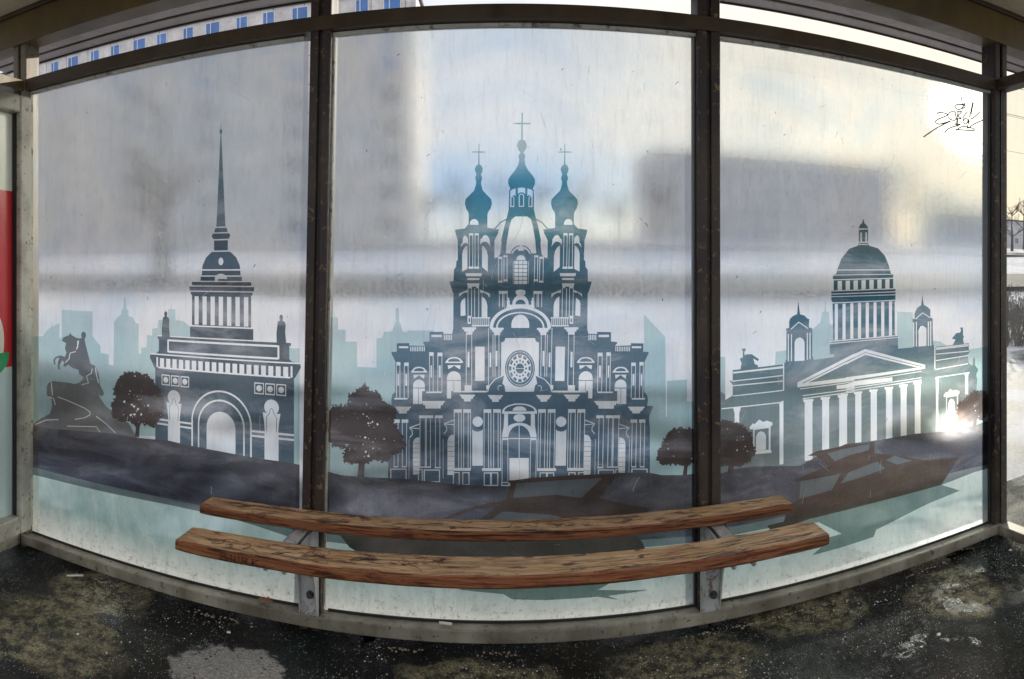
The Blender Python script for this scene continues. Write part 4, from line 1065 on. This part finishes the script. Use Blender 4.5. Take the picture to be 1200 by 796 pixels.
# cigarette butt on the asphalt at the left
x, y = gpt(88, 672); bm = bmesh.new()
bm_tube(bm, [(x - .03, y - .022, GZ - .012), (x + .03, y + .02, GZ - .008)], .0042, 8)
tag(fin('cigarette_butt', bm, M_butt, smooth=True), 'white cigarette butt lying on black wet asphalt near the left corner', 'cigarette butt')
bm = bmesh.new(); bm_tube(bm, [(-.262, 2.262, .160), (-.216, 2.258, .160)], .0052, 8)
tag(fin('cigarette_butt', bm, M_butt, smooth=True), 'crushed cigarette butt lying on the sill rail below the bench', 'cigarette butt')
lx, ly = -.93, 2.262
bm = bmesh.new()
lv = [(-.035, -.004, .002), (-.018, -.013, .008), (.0, -.014, .004), (.014, -.018, .010), (.02, -.006, .004), (.038, 0, .008), (.02, .008, .003), (.008, .017, .012), (-.012, .010, .003), (-.02, .012, .008)]
ctr = bm.verts.new((lx, ly, .1520)); vv = [bm.verts.new((lx + a, ly + b, .1495 + c)) for a, b, c in lv]
for i in range(len(vv)): bm.faces.new((ctr, vv[i], vv[(i + 1) % len(vv)]))
tag(fin('fallen_leaf', bm, M_leaf), 'curled brown leaf lying on the sill left of the bench bracket', 'leaf')

# ------------------------------------------------------------------ outside terrain
def terr(x, y):
    d = max(0.0, y - 11.0)
    z = .088 * d if d < 60 else .088 * 60
    z += noise.noise(Vector((x * .15, y * .15, 1))) * .18 * min(1, d / 4)
    if 11 < y < 30: z += noise.noise(Vector((x * .9, y * .9, 3))) * .07
    return z + .02 + (.012 * x if abs(x) < 4 else .048 * (1 if x > 0 else -1)) * (1 if y < 9 else 0)
def m_snow():
    m, nt, out = mat('snow_field'); n = N(nt)
    co = n.coord()
    c = n.ramp(n.noise(co, .35, 8, .7), [(.38, (.66, .66, .72)), (.6, (.90, .90, .95))])
    d = n.noise(co, 1.7, 9, .8)
    c = n.mixc(n.ramp(d, [(.55, 0.0), (.64, .8)]), c, (.16, .13, .09))
    p = n('BsdfPrincipled', i_Roughness=.95); p.inputs['Specular IOR Level'].default_value = .1; n.l(c, p.inputs['Base Color'])
    n.l(n.bump(n.noise(co, 3.5, 8, .7), .8, .12), p.inputs['Normal']); n.l(p.outputs[0], out.inputs[0]); return m
def m_wetroad(name, a, b, r0, r1, scale=.8):
    m, nt, out = mat(name); n = N(nt)
    co = n.coord()
    w = n.noise(co, scale, 7, .7, .5)
    c = n.ramp(w, [(.44, a), (.58, b)])
    gq = n.noise(co, 60, 4, .8); c = n.mixc(n.ramp(gq, [(.5, 0.0), (.75, .4)]), c, (.5, .5, .5))
    p = n('BsdfPrincipled'); n.l(c, p.inputs['Base Color'])
    n.l(n.ramp(w, [(.35, r0), (.6, r1)]), p.inputs['Roughness'])
    n.l(n.bump(n.noise(co, 30, 6, .7), .35, .01), p.inputs['Normal']); n.l(p.outputs[0], out.inputs[0]); return m
M_snow = m_snow()
M_apron = m_wetroad('wet_apron', (.02, .022, .03), (.66, .67, .72), .5, .8, .55)
M_road = m_wetroad('far_road', (.045, .04, .045), (.09, .08, .085), .8, .95, .4)
def sheet(name, x0, x1, y0, y1, nx, ny, m, dz=0.0, f=terr):
    bm = bmesh.new(); g = []
    for j in range(ny + 1):
        y = y0 + (y1 - y0) * (j / ny) ** 1.5
        g.append([bm.verts.new((x0 + (x1 - x0) * i / nx, y, f(x0 + (x1 - x0) * i / nx, y) + dz)) for i in range(nx + 1)])
    for j in range(ny):
        for i in range(nx): bm.faces.new((g[j][i], g[j][i + 1], g[j + 1][i + 1], g[j + 1][i]))
    return tag(fin(name, bm, m, smooth=True), kind='structure')
sheet('snow_ground', -260, 320, 7.2, 420, 220, 120, M_snow)
sheet('apron', -60, 60, -8, 7.6, 60, 40, M_apron, -.02 + .035, lambda x, y: .02 + .012 * max(-4, min(4, x)) - (.09 if -.9 < y < 2.75 and abs(x) < 4 else 0))
def road_ribbon(name, ya, yb, m, h=.03):
    bm = bmesh.new(); g = []
    for j in range(9):
        y = ya + (yb - ya) * j / 8
        g.append([bm.verts.new((x, y, terr(x, y) * .0 + .088 * (y - 11) + .16 + h)) for x in [i * 4 - 200 for i in range(101)]])
    for j in range(8):
        for i in range(100): bm.faces.new((g[j][i], g[j][i + 1], g[j + 1][i + 1], g[j + 1][i]))
    return tag(fin(name, bm, m, smooth=True), kind='structure')
road_ribbon('road', 18.5, 24.5, M_road)
road_ribbon('far_lane', 46, 52, M_road)

M_ice = principled('puddle_ice', (.05, .055, .06), .07, var=.4)
bm = bmesh.new(); gx, gy = 5.62 * math.sin(R(38.6)), 5.62 * math.cos(R(38.6))
vv = [bm.verts.new((gx + .55 * math.cos(k * .2618) * (1 + .25 * noise.noise(Vector((k * .5, 0, 0)))), gy + .42 * math.sin(k * .2618) * (1 + .25 * noise.noise(Vector((0, k * .5, 0)))), .088)) for k in range(24)]
bm.faces.new(vv)
tag(fin('puddle', bm, M_ice), kind='structure')

# ------------------------------------------------------------------ buildings
M_panel = None
def m_facade(name, base, seam, px_, pz_, ox, oz):
    m, nt, out = mat(name); n = N(nt)
    co = n.coord(); sep = n('SeparateXYZ', i_Vector=co)
    fx = n.math('ABSOLUTE', n.math('SUBTRACT', n.math('FRACT', n.math('DIVIDE', n.math('ADD', sep.outputs[0], ox), px_)), .5))
    fz_ = n.math('ABSOLUTE', n.math('SUBTRACT', n.math('FRACT', n.math('DIVIDE', n.math('ADD', sep.outputs[2], oz), pz_)), .5))
    s = n.math('MAXIMUM', n.math('GREATER_THAN', fx, .487), n.math('GREATER_THAN', fz_, .485))
    a = n.noise(co, .5, 8, .75)
    c = n.ramp(a, [(.35, tuple(v * .7 for v in base)), (.65, tuple(min(1, v * 1.2) for v in base))])
    c = n.mixc(n.math('MULTIPLY', s, .7), c, seam)
    p = n('BsdfPrincipled', i_Roughness=.85); n.l(c, p.inputs['Base Color'])
    n.l(n.bump(n.noise(co, 9, 6, .7), .3, .03), p.inputs['Normal']); n.l(p.outputs[0], out.inputs[0]); return m
M_pan = m_facade('concrete_panels', (.62, .59, .57), (.12, .10, .10), 3.4, 2.9, 0, 0)
M_pan2 = m_facade('grey_panels', (.56, .55, .56), (.12, .12, .12), 3.4, 2.9, 0, 0)
M_wframe = principled('window_frame', (.62, .63, .65), .5, var=.05)
M_wglass = principled('window_glass', (.05, .16, .42), .12, var=.3, vscale=.6, spec=.8)
M_wgrey = principled('dull_window_glass', (.10, .105, .115), .3, var=.4, vscale=.8)
M_roof = principled('roof_felt', (.08, .08, .085), .9)
def building(x0, x1, yf, depth, ztop, label, mt, wins, zb=0.0, step=3.4, fh=2.9, wv=1.35, wh=1.6):
    b = empty('apartment_building', ((x0 + x1) / 2, yf, zb))
    tag(b, label, 'building')
    inv = __import__('mathutils').Matrix.Translation((-(x0 + x1) / 2, -yf, -zb))
    def add(o): o.parent = b; o.matrix_parent_inverse = inv; return o
    add(box('wall', x0, x1, yf, yf + depth, zb - 1, ztop, mt))
    add(box('roof', x0 - .25, x1 + .25, yf - .25, yf + depth + .25, ztop + .003, ztop + .35, M_roof))
    for (wx, wz, k) in wins:
        bm = bmesh.new(); w, h = wv * (1 if k else 1.3), wh
        bm_box(bm, wx - w / 2, wx + w / 2, yf - .06, yf - .003, wz - h / 2, wz - h / 2 + .09); bm_box(bm, wx - w / 2, wx + w / 2, yf - .06, yf - .003, wz + h / 2 - .09, wz + h / 2)
        for q in (-w / 2, -w * .18, w / 2 - .09): bm_box(bm, wx + q, wx + q + .09, yf - .058, yf - .003, wz - h / 2 + .092, wz + h / 2 - .092)
        f = add(fin('window', bm, M_wframe))
        g_ = box('pane', wx - w / 2 + .02, wx + w / 2 - .02, yf - .03, yf - .001, wz - h / 2 + .02, wz + h / 2 - .02, M_wglass if wz > 20 else M_wgrey, f)
    return b
# nine-storey panel block on the left; its right end stands 9 m left of the axis
Yb = 60.0
ztop = ZC + .450 * Yb
wins = []
rnd = random.Random(2)
for fl, z in enumerate([ZC + .4325 * Yb - (2.9 if k < 2 else 3.05) * k for k in range(0, 9)]):
    x = -11.5
    k = 0
    while x > -66 and len(wins) < 98:
        if fl < 2 or (fl < 9 and k % 3 == 0):
            wins.append((x, z, k % 3))
        x -= 3.4 if k % 2 else 3.0
        k += 1
building(-75, -9.2, Yb, 12, ztop, 'long concrete panel apartment block with blue windows above the left pane', M_pan, wins[:98], 3.6)
wins = []
for fl in range(4):
    for k in range(9): wins.append((22 + k * 3.4, 7.0 + fl * 2.9, 1))
building(18.5, 55, 84, 12, 17.4, 'low grey apartment block blurred behind the right printed pane', M_pan2, wins, 4.2)
building(96, 150, 118, 14, 15.2, 'distant grey block at the far right beyond the road', M_pan2, [(100 + k * 4.2, 7 + f * 3, 1) for k in range(9) for f in range(2)], 2.5)

# ------------------------------------------------------------------ trees / bushes
M_bark = principled('bark', (.055, .045, .04), .9, var=.3)
M_twig = principled('twigs', (.075, .055, .04), .9, var=.3)
def bare_tree(x, y, h, spread, seed, label, group=None, trunk_r=.16, dens=1.0, name='tree'):
    rnd = random.Random(seed); z0 = terr(x, y) - .1
    t = empty(name, (x, y, z0))
    tag(t, label, 'tree', group)
    bm = bmesh.new(); bm_tube(bm, [(0, 0, 0), (.05, 0, h * .3), (0, .05, h * .6), (.03, 0, h * .95)], [trunk_r, trunk_r * .75, trunk_r * .4, .02], 7)
    fin('trunk', bm, M_bark, t)
    bm = bmesh.new()
    def br(p, d, L, r, lev):
        q = p + d * L
        bm_tube(bm, [p, p + d * L * .5 + Vector((rnd.uniform(-1, 1), rnd.uniform(-1, 1), 0)) * L * .06, q], [r, r * .8, r * .5], 4 if lev < 2 else 3)
        if lev < 3:
            for _ in range(int(4 * dens) if lev else int(4 * dens)):
                nd = (d + Vector((rnd.uniform(-.8, .8), rnd.uniform(-.8, .8), rnd.uniform(-.2, .6)))).normalized()
                br(p + d * L * rnd.uniform(.4, 1), nd, L * rnd.uniform(.45, .7), r * .5, lev + 1)
    for i in range(int(9 * dens)):
        zz = h * rnd.uniform(.3, .9); a = rnd.uniform(0, 6.28)
        br(Vector((0, 0, zz)), Vector((math.cos(a), math.sin(a), rnd.uniform(.3, 1.0))).normalized(), spread * rnd.uniform(.5, 1) * (1.15 - zz / h * .6), trunk_r * .3, 0)
    fin('crown', bm, M_twig, t)
    return t
def at(xpx, Y): return Y * math.tan((xpx - CX) / F)
bare_tree(at(200, 23), 23, 8.0, 2.0, 21, 'bare leafless tree blurred behind the left printed pane', None, .30)
rowx = [(500, 66), (540, 70), (585, 72), (630, 70), (680, 74), (725, 70), (770, 72), (1075, 78), (1110, 76), (1140, 72), (1172, 70), (1186, 62), (1200, 66), (1215, 70)]
rowx += [(1032, 78), (1050, 77), (1062, 80), (1085, 78), (1100, 80), (752, 80), (762, 78)]
for i, (xp, Y_) in enumerate(rowx):
    hh = 5.2 + (i * 37 % 5) * .5 + (2.6 if 1060 < xp < 1150 else 0)
    hh = {1032: 14.5, 1050: 13.2, 1062: 12.5, 1085: 10.5, 1100: 9, 752: 10, 762: 11.5}.get(xp, hh)
    bare_tree(at(xp, Y_), Y_, hh, 2.6, 40 + i, 'bare leafless tree in the far row along the snowy field', 'bare trees along the far side of the field', .22, 1.15)
# weeds / low bushes outside the right pane
def bush(x, y, h, seed, label):
    rnd = random.Random(seed); bm = bmesh.new(); z0 = terr(x, y) - .02
    for _ in range(70):
        a = rnd.uniform(0, 6.28); r0 = rnd.uniform(0, .35); L = h * rnd.uniform(.5, 1.0)
        p = Vector((r0 * math.cos(a), r0 * math.sin(a), 0)); d = Vector((rnd.uniform(-.5, .5), rnd.uniform(-.5, .5), 1)).normalized()
        q = p + d * L; bm_tube(bm, [p, p + d * L * .5 + Vector((rnd.uniform(-.04, .04), 0, 0)), q], [.007, .005, .003], 3)
        for _k in range(4):
            s = p + d * L * rnd.uniform(.4, .95); e = s + Vector((rnd.uniform(-.2, .2), rnd.uniform(-.2, .2), rnd.uniform(.05, .25)))
            bm_tube(bm, [s, e], [.004, .002], 3)
            if rnd.random() < .6: bmesh.ops.create_icosphere(bm, subdivisions=0 or 1, radius=.013, matrix=__import__('mathutils').Matrix.Translation(e))
    o = fin('bush', bm, M_twig); o.location = (x, y, z0)
    return tag(o, label, 'bush')
bush(at(1181, 8.8), 8.8, 1.15, 1, 'dry twiggy bush just beside the right corner post')
bush(at(1194, 8.2), 8.2, 1.05, 2, 'dry seedy bush at the right edge of the photo')
bush(at(1207, 9.4), 9.4, 1.2, 3, 'taller dry bush cut by the right frame edge')
bush(at(1168, 9.8), 9.8, 1.1, 4, 'dry bush blurred behind the right end of the printed pane')

# overhead wires
M_wire = principled('wire', (.02, .02, .02), .6)
def wire(p, q, sag, label):
    bm = bmesh.new(); P_, Q_ = Vector(p), Vector(q)
    bm_tube(bm, [P_.lerp(Q_, t / 24) - Vector((0, 0, sag * 4 * (t / 24) * (1 - t / 24))) for t in range(25)], .012, 4)
    return tag(fin('overhead_wire', bm, M_wire), label, 'wire')
wire((2, 17, 7.4), (60, 26, 12.2), .5, 'overhead wire crossing the sky gap nearest the right middle post')
wire((8, 22, 10.6), (70, 22, 12.6), .6, 'overhead wire crossing the sky gap midway along the right pane')
wire((12, 30, 12.0), (80, 30, 13.4), .5, 'overhead wire seen low in the sky through the clear right pane')
wire((12, 32, 10.2), (80, 32, 10.9), .3, 'lowest overhead wire seen through the clear right pane')

# ------------------------------------------------------------------ sky, sun, camera
SUN_AZ, SUN_EL = 38.6, 13.7
w = bpy.data.worlds.new('World'); SC.world = w; w.use_nodes = True
nt = w.node_tree; nt.nodes.clear(); n = N(nt)
out = nt.nodes.new('ShaderNodeOutputWorld'); bg = nt.nodes.new('ShaderNodeBackground')
sky = nt.nodes.new('ShaderNodeTexSky'); sky.sky_type = 'NISHITA'; sky.sun_disc = False
sky.sun_elevation = R(SUN_EL); sky.sun_rotation = R(SUN_AZ); sky.air_density = 1.0; sky.dust_density = .8; sky.ozone_density = 1.5
cl = n.noise(n.coord((1, 1, 3.2), 'Generated'), 2.3, 7, .55, .5)
cf = n.ramp(cl, [(.34, .62), (.54, 1.0)])
ccol = n.mixc(.88, sky.outputs[0], (6.4, 6.3, 6.5))
sz = n('SeparateXYZ', i_Vector=n.coord((1, 1, 1), 'Generated'))
band = n.ramp(sz.outputs[2], [(.085, 0.0), (.125, 1.0), (.155, 1.0), (.195, 0.0)])
az = n.ramp(sz.outputs[0], [(.40, 1.0), (.62, 0.0)]) if False else n.ramp(n.math('ADD', n.math('MULTIPLY', sz.outputs[0], .5), .5), [(.58, 1.0), (.72, 0.0)])
bn = n.ramp(n.noise(n.coord((1, 1, 5), 'Generated', loc=(4, 2, 0)), 3.0, 6, .6, .4), [(.36, .25), (.60, 1.0)])
ccol = n.mixc(n.math('MULTIPLY', n.math('MULTIPLY', band, az), bn), ccol, (2.6, 4.3, 6.6))
vd = nt.nodes.new('ShaderNodeVectorMath'); vd.operation = 'DOT_PRODUCT'
n.l(n.coord((1, 1, 1), 'Generated'), vd.inputs[0]); vd.inputs[1].default_value = (math.sin(R(SUN_AZ)) * math.cos(R(SUN_EL)), math.cos(R(SUN_AZ)) * math.cos(R(SUN_EL)), math.sin(R(SUN_EL)))
wm = n.ramp(vd.outputs['Value'], [(.80, 0.0), (1.0, .7)])
ccol = n.mixc(wm, ccol, (8.2, 7.4, 5.6))
n.l(n.mixc(cf, sky.outputs[0], ccol), bg.inputs[0])
bg.inputs[1].default_value = .095
n.l(bg.outputs[0], out.inputs[0])
sl_ = bpy.data.lights.new('sun', 'SUN'); sl_.energy = 3.2; sl_.angle = R(.8); sl_.color = (1, .93, .80)
so = bpy.data.objects.new('sun', sl_); COL.objects.link(so)
d = Vector((math.sin(R(SUN_AZ)) * math.cos(R(SUN_EL)), math.cos(R(SUN_AZ)) * math.cos(R(SUN_EL)), math.sin(R(SUN_EL))))
so.rotation_euler = d.to_track_quat('Z', 'Y').to_euler()

cam = bpy.data.cameras.new('camera'); cam.type = 'PANO'; cam.panorama_type = 'CENTRAL_CYLINDRICAL'
cam.central_cylindrical_range_u_min = -600 / F; cam.central_cylindrical_range_u_max = 600 / F
cam.central_cylindrical_range_v_min = -(796 - Y0) / F; cam.central_cylindrical_range_v_max = Y0 / F
cam.central_cylindrical_radius = 1.0
cam.clip_start = .02; cam.clip_end = 2000
co_ = bpy.data.objects.new('camera', cam); COL.objects.link(co_)
co_.location = (0, 0, ZC); co_.rotation_euler = (R(90), 0, 0)
SC.camera = co_
SC.render.resolution_x, SC.render.resolution_y = 1024, 679
SC.view_settings.view_transform = 'Standard'; SC.view_settings.look = 'None'; SC.view_settings.gamma = 1
SC.view_settings.exposure = .78
SC.render.engine = 'CYCLES'
cy = SC.cycles
cy.use_denoising = True
cy.max_bounces = 12; cy.transparent_max_bounces = 24; cy.transmission_bounces = 8; cy.sample_clamp_indirect = 4.0; cy.sample_clamp_direct = .60
cy.caustics_refractive = True; cy.caustics_reflective = False; cy.blur_glossy = .5
